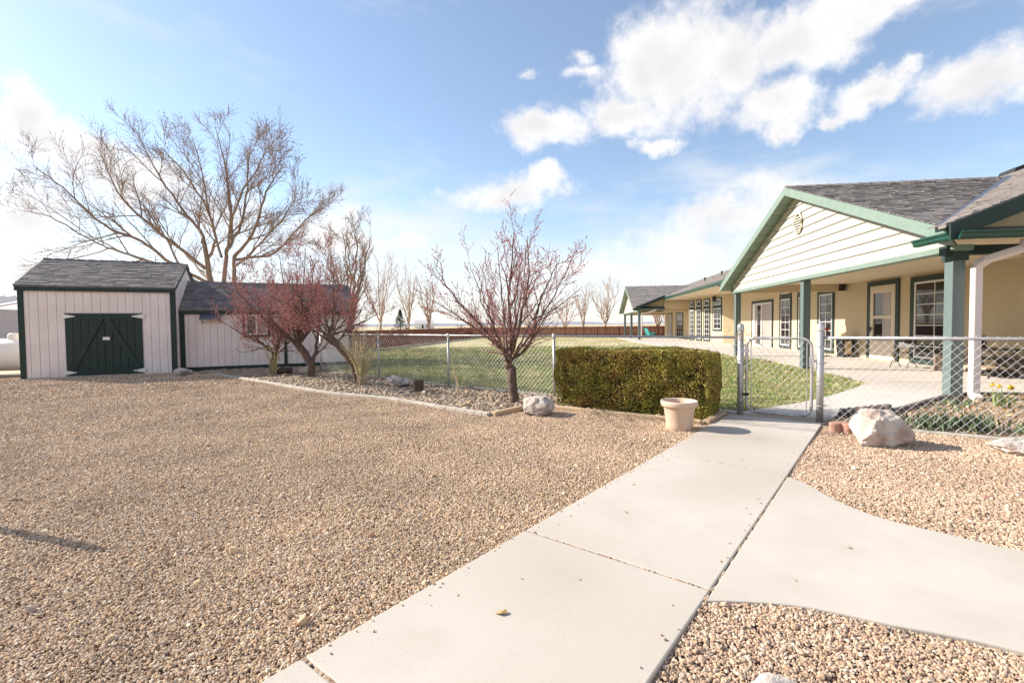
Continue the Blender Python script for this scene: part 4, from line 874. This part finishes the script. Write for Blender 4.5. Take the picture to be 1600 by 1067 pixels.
# ------------------------------------------------------------------ trees
class Tree:
    def __init__(s, seed): s.r = random.Random(seed); s.big = MB(); s.tw = MB(); s.bd = MB(); s.tips = []
    def chain(s, p, d, L_, r0, r1, nseg, wob, up):
        pts = [np.array(p, float)]; d = np.array(d, float); d /= np.linalg.norm(d)
        for i in range(nseg):
            d = d + np.array([s.r.gauss(0, wob), s.r.gauss(0, wob), s.r.gauss(0, wob) + up]); d /= np.linalg.norm(d); pts.append(pts[-1] + d * L_ / nseg)
        rad = np.linspace(r0, r1, nseg + 1); return pts, rad
    def emit(s, pts, rad):
        big = rad[0] > s.split; (s.big if big else s.tw).tube(pts, rad, 8 if rad[0] > .05 else 5 if big else 3, cap=False)
    def limb(s, pts, r0, r1, lev, n_child, ratio):
        P = np.array(smooth_line([tuple(q) for q in pts], 5)); k = len(P)
        P[1:-1] += np.array([[s.r.gauss(0, s.kink) for _ in range(3)] for _ in range(k - 2)])
        rad = np.linspace(r0, r1, k); s.emit(P, rad); s.kids(P, rad, lev, n_child, ratio)
    def kids(s, P, rad, lev, n, ratio):
        P = np.asarray(P); k = len(P); L_ = float(np.sum(np.linalg.norm(np.diff(P, axis=0), axis=1)))
        if lev <= 0:
            s.tips.append((P, rad)); return
        for i in range(n):
            f = s.start + (1 - s.start) * (i + s.r.random()) / n; x = f * (k - 1); j = min(int(x), k - 2); q = P[j] + (P[j + 1] - P[j]) * (x - j)
            T = P[j + 1] - P[j]; T = T / np.linalg.norm(T); rv = np.array([s.r.gauss(0, 1), s.r.gauss(0, 1), s.r.gauss(0, 1) + .25]); rv -= T * (rv @ T); rv /= np.linalg.norm(rv)
            ang = R(s.r.uniform(*s.ang)); d = T * math.cos(ang) + rv * math.sin(ang); rr = rad[j] * s.r.uniform(.42, .68); ll = max(L_ * ratio * s.r.uniform(.55, 1.15) * (1.15 - .55 * f), s.minlen)
            ns = max(3, min(7, int(ll / s.seg))); cp, cr = s.chain(q, d, ll, max(rr, s.minr), max(rr * .3, s.minr * .6), ns, s.wob, s.up)
            s.emit(cp, cr); s.kids(cp, cr, lev - 1, max(2, int(n * s.decay + s.r.random())), ratio)
    def buds(s, per, size, lift=1.6):
        for P, rad in s.tips:
            P = np.asarray(P); k = len(P)
            for i in range(per):
                x = s.r.uniform(.1, 1) * (k - 1); j = min(int(x), k - 2); q = P[j] + (P[j + 1] - P[j]) * (x - j) + np.array([s.r.gauss(0, size * .6) for _ in range(3)])
                a = size * s.r.uniform(.6, 1.3); b = a * lift; o = [s.r.gauss(0, .3) for _ in range(2)]
                s.bd.add([q + np.array(v) for v in ((a, 0, 0), (-a * .5, a * .87, 0), (-a * .5, -a * .87, 0), (b * o[0], b * o[1], b), (-b * o[0], -b * o[1], -b * .7))], [(0, 1, 3), (1, 2, 3), (2, 0, 3), (1, 0, 4), (2, 1, 4), (0, 2, 4)])
def tree_thing(name, label, loc, T, mb, mt, mbud=None, bud_name='buds', group=None):
    o = thing(name, label, 'tree', loc, 0, group); tr = T.big.build('trunk', mb, o, smooth=True)
    if T.tw.v: T.tw.build('crown', mt, o)
    if mbud and T.bd.v: T.bd.build(bud_name, mbud, o, kind='stuff')
    return o
# big bare tree: limbs drawn in the tree's own upright plane (metres east, metres up), depth spread round the trunk
BT = np.array([-13.4, 22.3])
def bl(px, py, dd=0.0):   # offset east / depth / height measured from the photograph at the tree's distance
    dist = BT[1] + dd; return ((px - 800) / 745 * dist - BT[0], dd, 1.42 + (513 - py) / 745 * dist)
T = Tree(3); T.split = .02; T.kink = .022; T.start = .14; T.ang = (20, 48); T.minlen = .46; T.seg = .18; T.minr = .006; T.wob = .075; T.up = .012; T.decay = .66
base = [(-.7, 0, -.1), (.0, .1, -.1), (.5, -.1, -.1)]
stems = [[base[0], bl(336, 470), bl(333, 440), bl(322, 375)], [base[1], bl(352, 470, .2), bl(352, 440, .2), bl(362, 385, .3)], [base[2], bl(369, 470, -.2), bl(369, 440, -.2), bl(370, 400, -.2)]]
for q, r0 in zip(stems, (.21, .17, .16)): T.limb(q, r0, r0 * .42, 0, 0, .5)
limbs = [([bl(333, 445), bl(274, 412, -1), bl(226, 372, -2), bl(169, 344, -2.6), bl(97, 279, -3), bl(52, 243, -3)], .12), ([bl(326, 448), bl(242, 408, .8), bl(189, 388, 1.4), bl(149, 368, 2), bl(68, 327, 2.5), bl(28, 316, 2.8)], .11),
         ([bl(322, 375), bl(318, 356, .4), bl(278, 303, 1), bl(242, 243, 1.6), bl(214, 178, 2)], .13), ([bl(362, 385, .3), bl(367, 350, .3), bl(365, 291, .3), bl(358, 231, .6), bl(345, 178, .8)], .13), ([bl(370, 400), bl(403, 356, -1), bl(427, 291, -1.8), bl(455, 250, -2.2)], .11),
         ([bl(370, 405), bl(435, 392, 1), bl(484, 340, 2), bl(530, 308, 2.6)], .10), ([bl(325, 420), bl(242, 344, -1), bl(193, 299, -2), bl(165, 232, -2.6)], .11), ([bl(330, 400), bl(343, 356, -1), bl(306, 271, -2.4), bl(262, 215, -3)], .10),
         ([bl(362, 385), bl(387, 331, 1), bl(395, 251, 2), bl(402, 200, 2.4)], .11), ([bl(368, 420), bl(405, 385, -2), bl(440, 345, -3), bl(470, 300, -3.6)], .08), ([bl(330, 440), bl(300, 400, 2), bl(262, 350, 3), bl(230, 300, 3.6)], .09), ([bl(360, 390), bl(372, 320, -1.5), bl(420, 240, -2), bl(432, 215, -2)], .08), ([bl(350, 400), bl(330, 320, 1.5), bl(320, 250, 2.5), bl(305, 195, 3)], .09)]
for q, r0 in limbs: T.limb([(a * (1 - .05 * (c > 7)), b, c - max(0, c - 4) * .10) for a, b, c in q], r0 * .72, .012, 3, 12, .35)
T.buds(1, .016)
tree_thing('bare_tree', 'big bare spreading tree behind the two sheds', (BT[0], BT[1], 0), T, M_BARKB, M_TWIGB, M_BUDD)
# medium bare tree right of the low shed
def generic_tree(seed, h, spread, r0, lev, n, kink=.05, minr=.008, lean=(0, 0), nl=7, trunk_f=.25, decay=.7, ang=(22, 48), upright=.0):
    T = Tree(seed); T.split = .03; T.kink = kink; T.start = .2; T.ang = ang; T.minlen = h * .045; T.seg = h * .03; T.minr = minr; T.wob = .12; T.up = .06 + upright; T.decay = decay
    r = random.Random(seed + 100); f = trunk_f * h
    T.limb([(0, 0, -.1), (lean[0] * .4, lean[1] * .4, f * .5), (lean[0], lean[1], f)], r0, r0 * .8, 0, 0, .4)
    for i in range(nl):
        a = 6.283 * (i + r.random() * .6) / nl; e = spread * r.uniform(.45, 1) * (0.25 if i == 0 else 1); top = h * r.uniform(.72, 1.0) if i else h
        T.limb([(lean[0], lean[1], f * r.uniform(.8, 1)), (lean[0] + e * .35 * math.cos(a), lean[1] + e * .35 * math.sin(a), f + (top - f) * .3), (lean[0] + e * .75 * math.cos(a), lean[1] + e * .75 * math.sin(a), f + (top - f) * .68), (lean[0] + e * math.cos(a), lean[1] + e * math.sin(a), top)], r0 * r.uniform(.42, .6), minr * 1.3, lev, n, .42)
    return T
tree_thing('bare_tree', 'medium bare tree just right of the low shed, beyond the fence', (-9.1, 27.0, 0), generic_tree(21, 7.1, 2.6, .17, 3, 7, minr=.011), M_BARKB, M_TWIGB)
# plum trees with red buds
def plum(seed, h, spread, r0, lean, lev, n, nl, per, bud, label, loc, trunk_f=.2, limbs=None):
    T = Tree(seed); T.split = .012; T.kink = .010; T.start = .12; T.ang = (20, 50); T.minlen = .18; T.seg = .07; T.minr = .0026; T.wob = .085; T.up = .065; T.decay = .72
    r = random.Random(seed); f = trunk_f * h; tp = (lean[0], lean[1], f)
    T.limb([(0, 0, -.08), (lean[0] * .15 + r.gauss(0, .02), lean[1] * .3, f * .4), (lean[0] * .6, lean[1] * .6, f * .75), tp], r0, r0 * .82, 0, 0, .4)
    for i in range(nl):
        a = 6.283 * (i + .5 * r.random()) / nl; e = spread * r.uniform(.55, 1.0) * (.25 if i % 4 == 0 else 1); top = h * (r.uniform(.82, 1.0) if i % 4 == 0 else r.uniform(.55, .9)); s0 = f * r.uniform(.78, 1.0); q = s0 / f
        b0 = (lean[0] * q, lean[1] * q, s0)
        T.limb([b0, (b0[0] + e * .30 * math.cos(a), b0[1] + e * .30 * math.sin(a), s0 + (top - s0) * .27), (b0[0] + e * .68 * math.cos(a), b0[1] + e * .68 * math.sin(a), s0 + (top - s0) * .62), (b0[0] + e * math.cos(a), b0[1] + e * math.sin(a), top)], r0 * r.uniform(.24, .42), .0045, lev, n, .46)
    for q in limbs or []: T.limb(q[0], q[1], .005, lev, n, .45)
    T.buds(per, bud, 1.5)
    return tree_thing('plum_tree', label, loc, T, M_BARKD, M_TWIGD, M_BUD, group=None)
plum(5, 3.0, 1.45, .088, (-.10, .05), 2, 10, 8, 7, .0092, 'red-budded tree standing alone between the stone bed and the hedge', (.05, 8.49, 0), trunk_f=.24,
     limbs=[([(-.1, 0, .85), (-.55, .1, 1.35), (-1.05, .2, 1.9), (-1.45, .2, 2.5)], .032), ([(-.05, 0, .8), (.30, -.1, 1.15), (.42, -.1, 1.75), (.60, 0, 2.15), (.82, .1, 2.6)], .032), ([(-.1, .0, .9), (-.7, -.3, 1.4), (-1.4, -.4, 1.85)], .025), ([(-.05, 0, .9), (-.1, .2, 1.8), (-.05, .2, 2.4), (.0, .2, 3.1)], .035), ([(-.05, 0, .9), (.15, -.2, 1.7), (.25, -.2, 2.3), (.24, -.2, 2.95)], .032)])
plum(9, 2.75, 1.6, .085, (.12, 0), 3, 7, 11, 2, .0125, 'low spreading red-budded tree in front of the low shed window', (-7.07, 14.03, 0), trunk_f=.27)
plum(14, 4.0, 2.15, .12, (-.45, .1), 3, 8, 13, 2, .0125, 'tall red-budded tree with a double trunk, second from the low shed window', (-5.58, 13.21, 0), trunk_f=.26, limbs=[([(0, 0, .25), (.12, .1, .9), (.25, .1, 1.7), (.4, .1, 2.6)], .06)])
plum(27, 2.9, 1.5, .10, (-.75, .1), 3, 8, 10, 2, .0115, 'red-budded tree with a trunk leaning left among yellow-leaved canes', (-3.72, 11.51, 0), trunk_f=.42)
# suckering shrubs
def shrub(label, loc, n, h, spread, leaf, seed):
    r = random.Random(seed); o = thing('cane_shrub', label, 'shrub', loc); a = MB(); b = MB()
    for i in range(n):
        t = r.uniform(0, 6.28); e = spread * r.uniform(.2, 1); hh = h * r.uniform(.55, 1.05); p = [(r.gauss(0, .06), r.gauss(0, .06), -.02), (e * .35 * math.cos(t), e * .35 * math.sin(t), hh * .5), (e * math.cos(t), e * math.sin(t), hh)]
        q = smooth_line(p, 4); a.tube(q, np.linspace(.008, .003, len(q)), 4, cap=False)
        for k in range(leaf):
            f = r.uniform(.35, 1); j = min(int(f * (len(q) - 1)), len(q) - 2); c = np.array(q[j]) + np.array([r.gauss(0, .03), r.gauss(0, .03), r.gauss(0, .03)]); s = r.uniform(.012, .024)
            d = [np.array([r.gauss(0, s), r.gauss(0, s), r.gauss(0, s)]) for _ in range(3)]; b.add([c + d[0], c + d[1], c + d[2], c + d[0] * .3 + d[2] * .9], [(0, 1, 2), (0, 2, 3)])
    a.build('stems', M_SHRUB, o); b.build('leaves', M_SHLEAF, o, kind='stuff')
shrub('tall pale cane shrub with yellow-green leaves round the leaning trunk', (-3.55, 11.25, 0), 46, 1.6, .75, 7, 3)
shrub('small cane shrub with yellow-green leaves round the low spreading tree', (-6.95, 13.85, 0), 26, 1.0, .28, 7, 8)
shrub('thin dry sprig growing from the stones between stump and lone tree', (-1.05, 9.35, 0), 5, .75, .2, 2, 12)
shrub('dry tangled canes behind the fence at the low shed corner', (-5.2, 15.6, 0), 40, 1.2, .7, 1, 15)
# far trees beyond the cedar fence
for i, (x, y, h, sp, label) in enumerate([
        (-13.6, 63, 8.6, 2.2, 'slim pale bare tree beyond the cedar fence, leftmost of the far trees'), (-10.8, 62, 7.2, 2.0, 'pale bare tree beyond the fence, second from the left far off'), (-16.5, 60, 9.5, 3.2, 'pale bare tree showing behind the leaning plum tree'), (-6.2, 75, 5.2, 3.4, 'low wide bare tree far beyond the lone plum tree'), (7.4, 66, 5.2, 2.2, 'small pale bare tree beyond the fence left of the far porch'),
        (10.2, 68, 6.6, 1.6, 'narrow bare tree beyond the fence, middle of the three by the far porch'), (12.6, 64, 6.8, 2.9, 'rounded bare tree beyond the fence, right beside the far porch'), (17.6, 57.5, 5.2, 2.0, 'forked bare tree seen through the far porch'), (2.6, 78, 5.0, 2.2, 'faint bare tree beyond the fence right of the lone plum tree'), (-1.5, 82, 4.6, 2.4, 'faint low bare tree directly behind the lone plum tree')]):
    tree_thing('far_tree', label, (x, y, 0), generic_tree(60 + i, h, sp, .16, 2, 8, minr=.014, trunk_f=.2, upright=.03), M_FAR, M_FAR, group='bare trees beyond the cedar fence')
ev = thing('evergreen_tree', 'small dark evergreen far off between the bare trees', 'tree', (-21.5, 92, 0)); MB().tube([(0, 0, 0), (0, 0, 3)], [.15, .05], 6).build('trunk', M_BARKD, ev); m = MB()
for i in range(900):
    z = random.uniform(.3, 4.6); rr2 = (4.7 - z) * .45 * random.uniform(.3, 1); a = random.uniform(0, 6.28); c = Vector((rr2 * math.cos(a), rr2 * math.sin(a), z)); d = [Vector((random.gauss(0, .14), random.gauss(0, .14), random.gauss(0, .1))) for _ in range(3)]; m.add([c + q for q in d], [(0, 1, 2)])
m.build('crown', M_FARE, ev, kind='stuff')
fh = thing('far_house', 'tiny white house on the horizon between two bare trees', 'house', (-50, 270, 0)); MB().box(-5, 5, 0, 7, 0, 2.6).build('wall', M_WHITE, fh); MB().hexa([(-5.4, -.4, 2.6), (5.4, -.4, 2.6), (5.4, 3.5, 4.6), (-5.4, 3.5, 4.6)], [(-5.4, -.4, 2.7), (5.4, -.4, 2.7), (5.4, 3.5, 4.7), (-5.4, 3.5, 4.7)]).build('roof', M_LILAC, fh); MB().box(-1, 0, -.05, 0, 0, 2.1).build('door', M_BLACK, fh); MB().box(1.5, 3, -.05, 0, .9, 2.0).build('window', M_GLASS, fh)
hm = MB(); N_ = 160
for i in range(N_ + 1):
    a = -1.2 + 2.4 * i / N_; x, y = 2600 * math.sin(a), 2600 * math.cos(a); h = 14 + 16 * mnoise.noise(Vector((i * .11, 3, 0))) + 6 * mnoise.noise(Vector((i * .4, 8, 0))); hm.v += [(x, y, -5), (x * 1.03, y * 1.03, max(4, h))]
hm.f = [(2 * i, 2 * i + 2, 2 * i + 3, 2 * i + 1) for i in range(N_)]; struct(hm.build('hills', M_HILL))

# ------------------------------------------------------------------ hedge
hd = thing('hedge', 'clipped golden green box hedge beside the gate', 'hedge', (.72, 8.22, 0), math.atan2(6.80 - 8.22, 2.80 - .72))
HL, HD, HH = 2.56, .74, 1.0
MB().box(.10, HL - .10, .10, HD - .10, .06, HH - .10).build('dark_core', M_HCORE, hd)  # solid dark brown box filling the hedge behind the leaves
n = 100000; q = RNG.random((n, 3)); face = RNG.choice(5, n, p=[.40, .12, .12, .16, .20]); dep = np.abs(RNG.normal(0, .045, n)) - .012
P = np.column_stack([q[:, 0] * HL, q[:, 1] * HD, .03 + q[:, 2] * (HH - .03)])
P[face == 0, 1] = dep[face == 0]; P[face == 1, 1] = HD - dep[face == 1]; P[face == 2, 0] = dep[face == 2]; P[face == 3, 0] = HL - dep[face == 3]; P[face == 4, 2] = HH - dep[face == 4]
# round the corners, bulge and hollow the faces so that the clipping looks uneven
cx = np.array([HL / 2, HD / 2, HH / 2]); rel = (P - cx) / cx; rad = np.power(np.sum(np.abs(rel) ** 18, axis=1), 1 / 18.); P = cx + (P - cx) / np.maximum(rad, 1.0)[:, None]
off = np.array([mnoise.noise(Vector((p[0] * 2.3, p[1] * 2.3 + 4, p[2] * 2.6))) * .055 + mnoise.noise(Vector((p[0] * 7, p[1] * 7, p[2] * 7 + 9))) * .03 for p in P])
nv = (P - cx) / np.array([HL, HD, HH]); ax = np.argmax(np.abs(nv), axis=1); nn_ = np.zeros_like(P); nn_[np.arange(n), ax] = np.sign(nv[np.arange(n), ax]); P += nn_ * off[:, None]; P[:, 2] = np.maximum(P[:, 2], .025)
keep = RNG.random(n) < np.clip(.66 + off * 12, .06, 1); P = P[keep]; nn_ = nn_[keep]; n = len(P)
d1 = RNG.normal(0, 1, (n, 3)) + nn_ * 1.0 + np.array([0, 0, .5]); d1 /= np.linalg.norm(d1, axis=1, keepdims=True); d2 = np.cross(d1, RNG.normal(0, 1, (n, 3))); d2 /= np.linalg.norm(d2, axis=1, keepdims=True)
ln = RNG.uniform(.010, .023, (n, 1)); wd = ln * .42
Vv = np.stack([P - d1 * ln, P + d2 * wd, P + d1 * ln, P - d2 * wd], 1).reshape(-1, 3); Ff = np.arange(4 * n).reshape(-1, 4)
mb = MB(); mb.v = Vv.tolist(); mb.f = [tuple(f) for f in Ff.tolist()]; mb.build('foliage', M_HEDGE, hd, kind='stuff')
m = MB()
for i in range(7): x = .2 + i * .36; m.tube([(x, HD / 2, -.05), (x + random.gauss(0, .05), HD / 2 + random.gauss(0, .05), .3)], [.025, .015], 6)
m.build('stems', M_BARKD, hd)

# ------------------------------------------------------------------ flower bed plants
def strap_plant(name, label, loc, n, h, spread, mtl, seed, wid=.012, flower=0, group=None):
    r = random.Random(seed); o = thing(name, label, 'plant', loc, 0, group); m = MB()
    for i in range(n):
        a = r.uniform(0, 6.28); b = Vector((r.gauss(0, spread), r.gauss(0, spread * .6), 0)); hh = h * r.uniform(.55, 1.1); ln_ = r.uniform(.1, .55) * hh; d = Vector((math.cos(a), math.sin(a), 0)); s = Vector((-math.sin(a), math.cos(a), 0)) * wid
        p1 = b + d * ln_ * .35 + Vector((0, 0, hh * .6)); p2 = b + d * ln_ + Vector((0, 0, hh * r.uniform(.8, 1)))
        m.add([b - s * .7, b + s * .7, p1 + s, p1 - s, p2], [(0, 1, 2, 3), (3, 2, 4)])
    m.build('leaves', mtl, o)
    for i in range(flower):
        x, y = r.gauss(0, .1), r.gauss(0, .06); z = h * r.uniform(.85, 1.05); MB().tube([(x * .3, y * .3, 0), (x, y, z)], .004, 4).build('stem', M_DAFL, o); f = MB()
        for k in range(6):
            a = 6.283 * k / 6; f.add([(x, y, z), (x + .035 * math.cos(a - .4), y + .035 * math.sin(a - .4) - .01, z + .02), (x + .055 * math.cos(a), y + .055 * math.sin(a) - .015, z + .015), (x + .035 * math.cos(a + .4), y + .035 * math.sin(a + .4) - .01, z + .02)], [(0, 1, 2, 3)])
        f.tube([(x, y, z), (x, y - .03, z + .05)], [.015, .024], 8, cap=False).build('flower', M_YEL, o)
strap_plant('daffodil', 'clump of yellow daffodils in the flower bed beside the downspout', (7.80, 7.56, .02), 34, .34, .09, M_DAFL, 2, flower=4)
for i, (x, y, n, h, sp, lb) in enumerate([(5.45, 6.16, 130, .24, .17, 'dense dark iris clump in the flower bed, nearest the white boulder'), (5.85, 6.02, 140, .25, .17, 'dense dark iris clump in the flower bed, second from the white boulder'), (6.45, 5.75, 80, .17, .17, 'low loose iris clump in the flower bed near the right edge'), (7.0, 6.1, 70, .2, .14, 'green iris clump in the flower bed at the right edge'), (5.15, 6.75, 40, .13, .10, 'small iris clump behind the white boulder'), (7.25, 7.7, 60, .17, .12, 'small iris clump under the downspout'), (6.75, 7.2, 30, .11, .12, 'sparse iris clump in the middle of the flower bed')]):
    strap_plant('iris_clump', lb, (x, y, .02), n, h, sp, M_IRIS, 30 + i, group='iris clumps in the flower bed')

# ------------------------------------------------------------------ porch things
def at_h(w, t, z=HZ): q = hw(w, t); return (q[0], q[1], z)
b = thing('trash_bin', 'black bin with a tan front panel left of the porch door', 'bin', at_h(3.72, 10.5), -A_H)
MB().hexa([(-.2, -.2, 0), (.2, -.2, 0), (.2, .2, 0), (-.2, .2, 0)], [(-.24, -.24, .70), (.24, -.24, .70), (.24, .24, .70), (-.24, .24, .70)]).build('body', M_BLACK, b, bevel=.02); MB().box(-.26, .26, -.26, .26, .70, .80).build('lid', M_DKTRIM, b, bevel=.02); MB().hexa([(-.13, -.225, .12), (.09, -.225, .12), (.09, -.20, .12), (-.13, -.20, .12)], [(-.14, -.25, .62), (.10, -.25, .62), (.10, -.22, .62), (-.14, -.22, .62)]).build('front_panel', M_TAN, b)
b = thing('garden_ornament', 'small red cup ornament on a thin dark stake left of the bin', 'ornament', at_h(3.3, 11.0)); MB().tube([(0, 0, 0), (0, 0, 1.0)], .010, 6).build('stake', M_BLACK, b); m = MB().lathe([(.02, 0), (.09, .05), (.10, .11), (.06, .12)], 12, (0, 0, 1.0)); m.build('cup', M_RED, b, smooth=True); MB().tube([(0, 0, 0), (0, 0, .02)], .12, 12).build('foot', M_BLACK, b)
b = thing('bark_block', 'squat tan stump seat with rough bark by the porch wall', 'stump', at_h(3.45, 5.0), -A_H)
m = MB().lathe([(.32, 0), (.30, .15), (.295, .32), (.31, .44)], 22); m.v = [(x * (1 + .05 * math.sin(7 * math.atan2(y, x)) + .03 * math.sin(13 * math.atan2(y, x))), y * (1 + .05 * math.cos(6 * math.atan2(y, x))), z) for x, y, z in m.v]; m.build('bark', M_BARKT, b); MB().lathe([(.31, .438), (.1, .45), (0, .45)], 22).build('cut_top', M_FRAME, b)
b = thing('folding_table', 'dark folding table with crossed metal legs by the porch wall', 'table', at_h(3.2, 3.6), -A_H)
MB().box(-.35, .35, -.75, .75, .66, .69).build('table_top', M_FRAME, b)
for t in (-.6, .6):
    for s_ in (-1, 1): MB().tube([(-.32 * s_, t, 0), (.30 * s_, t, .66)], .016, 6).build('leg', M_FRAME, b)
MB().tube([(0, -.6, .33), (0, .6, .33)], .012, 6).build('stretcher', M_FRAME, b)
MB().box(-.28, .28, -.5, .5, .20, .24).build('lower_shelf', M_TIMBER, b)
b = thing('folding_chair', 'dark folding chair standing by the porch window', 'chair', at_h(2.9, 5.9), -A_H + .5)
for s_ in (-.22, .22):
    MB().tube([(-.25, s_, 0), (.22, s_, .82)], .012, 6).build('leg', M_FRAME, b); MB().tube([(.25, s_, 0), (-.2, s_, .46)], .012, 6).build('leg', M_FRAME, b)
MB().hexa([(-.24, -.22, .43), (.05, -.22, .43), (.05, .22, .43), (-.24, .22, .43)], [(-.24, -.22, .46), (.05, -.22, .46), (.05, .22, .46), (-.24, .22, .46)]).build('seat', M_FRAME, b); MB().hexa([(.10, -.22, .6), (.12, -.22, .6), (.12, .22, .6), (.10, .22, .6)], [(.20, -.22, .82), (.22, -.22, .82), (.22, .22, .82), (.20, .22, .82)]).build('backrest', M_FRAME, b)
b = thing('storage_bench', 'low dark bench behind the folding table against the stucco wall', 'bench', at_h(3.78, 3.2), -A_H); MB().box(-.22, .22, -1.2, 1.0, .38, .43).build('seat', M_FRAME, b)
for t in (-1.1, .9):
    for s_ in (-.18, .18): MB().box(s_ - .025, s_ + .025, t - .025, t + .025, 0, .38).build('leg', M_FRAME, b)
MB().box(-.2, .2, -1.15, .95, .03, .2).build('lower_shelf', M_FRAME, b)
b = thing('adirondack_chair', 'turquoise slatted garden chair on the far porch', 'chair', at_h(1.1, 41.0), R(200))
for s_ in (-.3, .3):
    MB().bar((-.45, s_, .38), (.45, s_, .12), .03, .12).build('side_rail', M_TURQ, b); MB().box(-.42, -.34, s_ - .02, s_ + .02, 0, .52).build('leg', M_TURQ, b); MB().box(.20, .28, s_ - .02, s_ + .02, 0, .55).build('leg', M_TURQ, b); MB().box(-.5, .32, s_ - .07, s_ + .07, .52, .55).build('armrest', M_TURQ, b)
for i in range(5): MB().hexa([(-.42 + i * .13, -.28, .38 - i * .035), (-.31 + i * .13, -.28, .35 - i * .035), (-.31 + i * .13, .28, .35 - i * .035), (-.42 + i * .13, .28, .38 - i * .035)], [(-.42 + i * .13, -.28, .40 - i * .035), (-.31 + i * .13, -.28, .37 - i * .035), (-.31 + i * .13, .28, .37 - i * .035), (-.42 + i * .13, .28, .40 - i * .035)]).build('seat_slat', M_TURQ, b)
for i in range(5):
    y = -.24 + i * .12; hh = .98 - abs(i - 2) * .05; MB().hexa([(.20, y - .05, .22), (.22, y - .05, .22), (.22, y + .05, .22), (.20, y + .05, .22)], [(.52, y - .05, hh), (.54, y - .05, hh), (.54, y + .05, hh), (.52, y + .05, hh)]).build('back_slat', M_TURQ, b)
# dead leaves on the walk
lm = MB().add([(-.022, 0, .0), (-.006, -.011, .007), (.020, -.004, .004), (.012, .011, .009), (-.010, .010, .004)], [(0, 1, 4), (1, 2, 3, 4)])
src = lm.build('dead_leaf', M_LEAFD)
spots = [(-.06, 2.23, 1.5), (.82, 3.44, .8), (2.04, 2.86, .8), (.35, 2.53, .5), (1.03, 4.04, .7), (.04, 2.54, .45), (-.29, 2.39, .45), (2.3, 4.75, .6), (2.9, 5.6, .6), (1.6, 3.2, .4), (2.66, 5.0, .5), (1.5, 2.5, .4)]
for i, (x, y, s) in enumerate(spots):
    o = src if i == 0 else src.copy()
    if i: C.objects.link(o)
    o.location = (x, y, .046); o.rotation_euler = (0, 0, i * 1.7); o.scale = (s, s, s); tag(o, 'small dry brown leaf lying on the pale concrete path' if i else 'largest dry leaf on the path, curled on the nearest slab', 'leaf', 'dead leaves on the path')
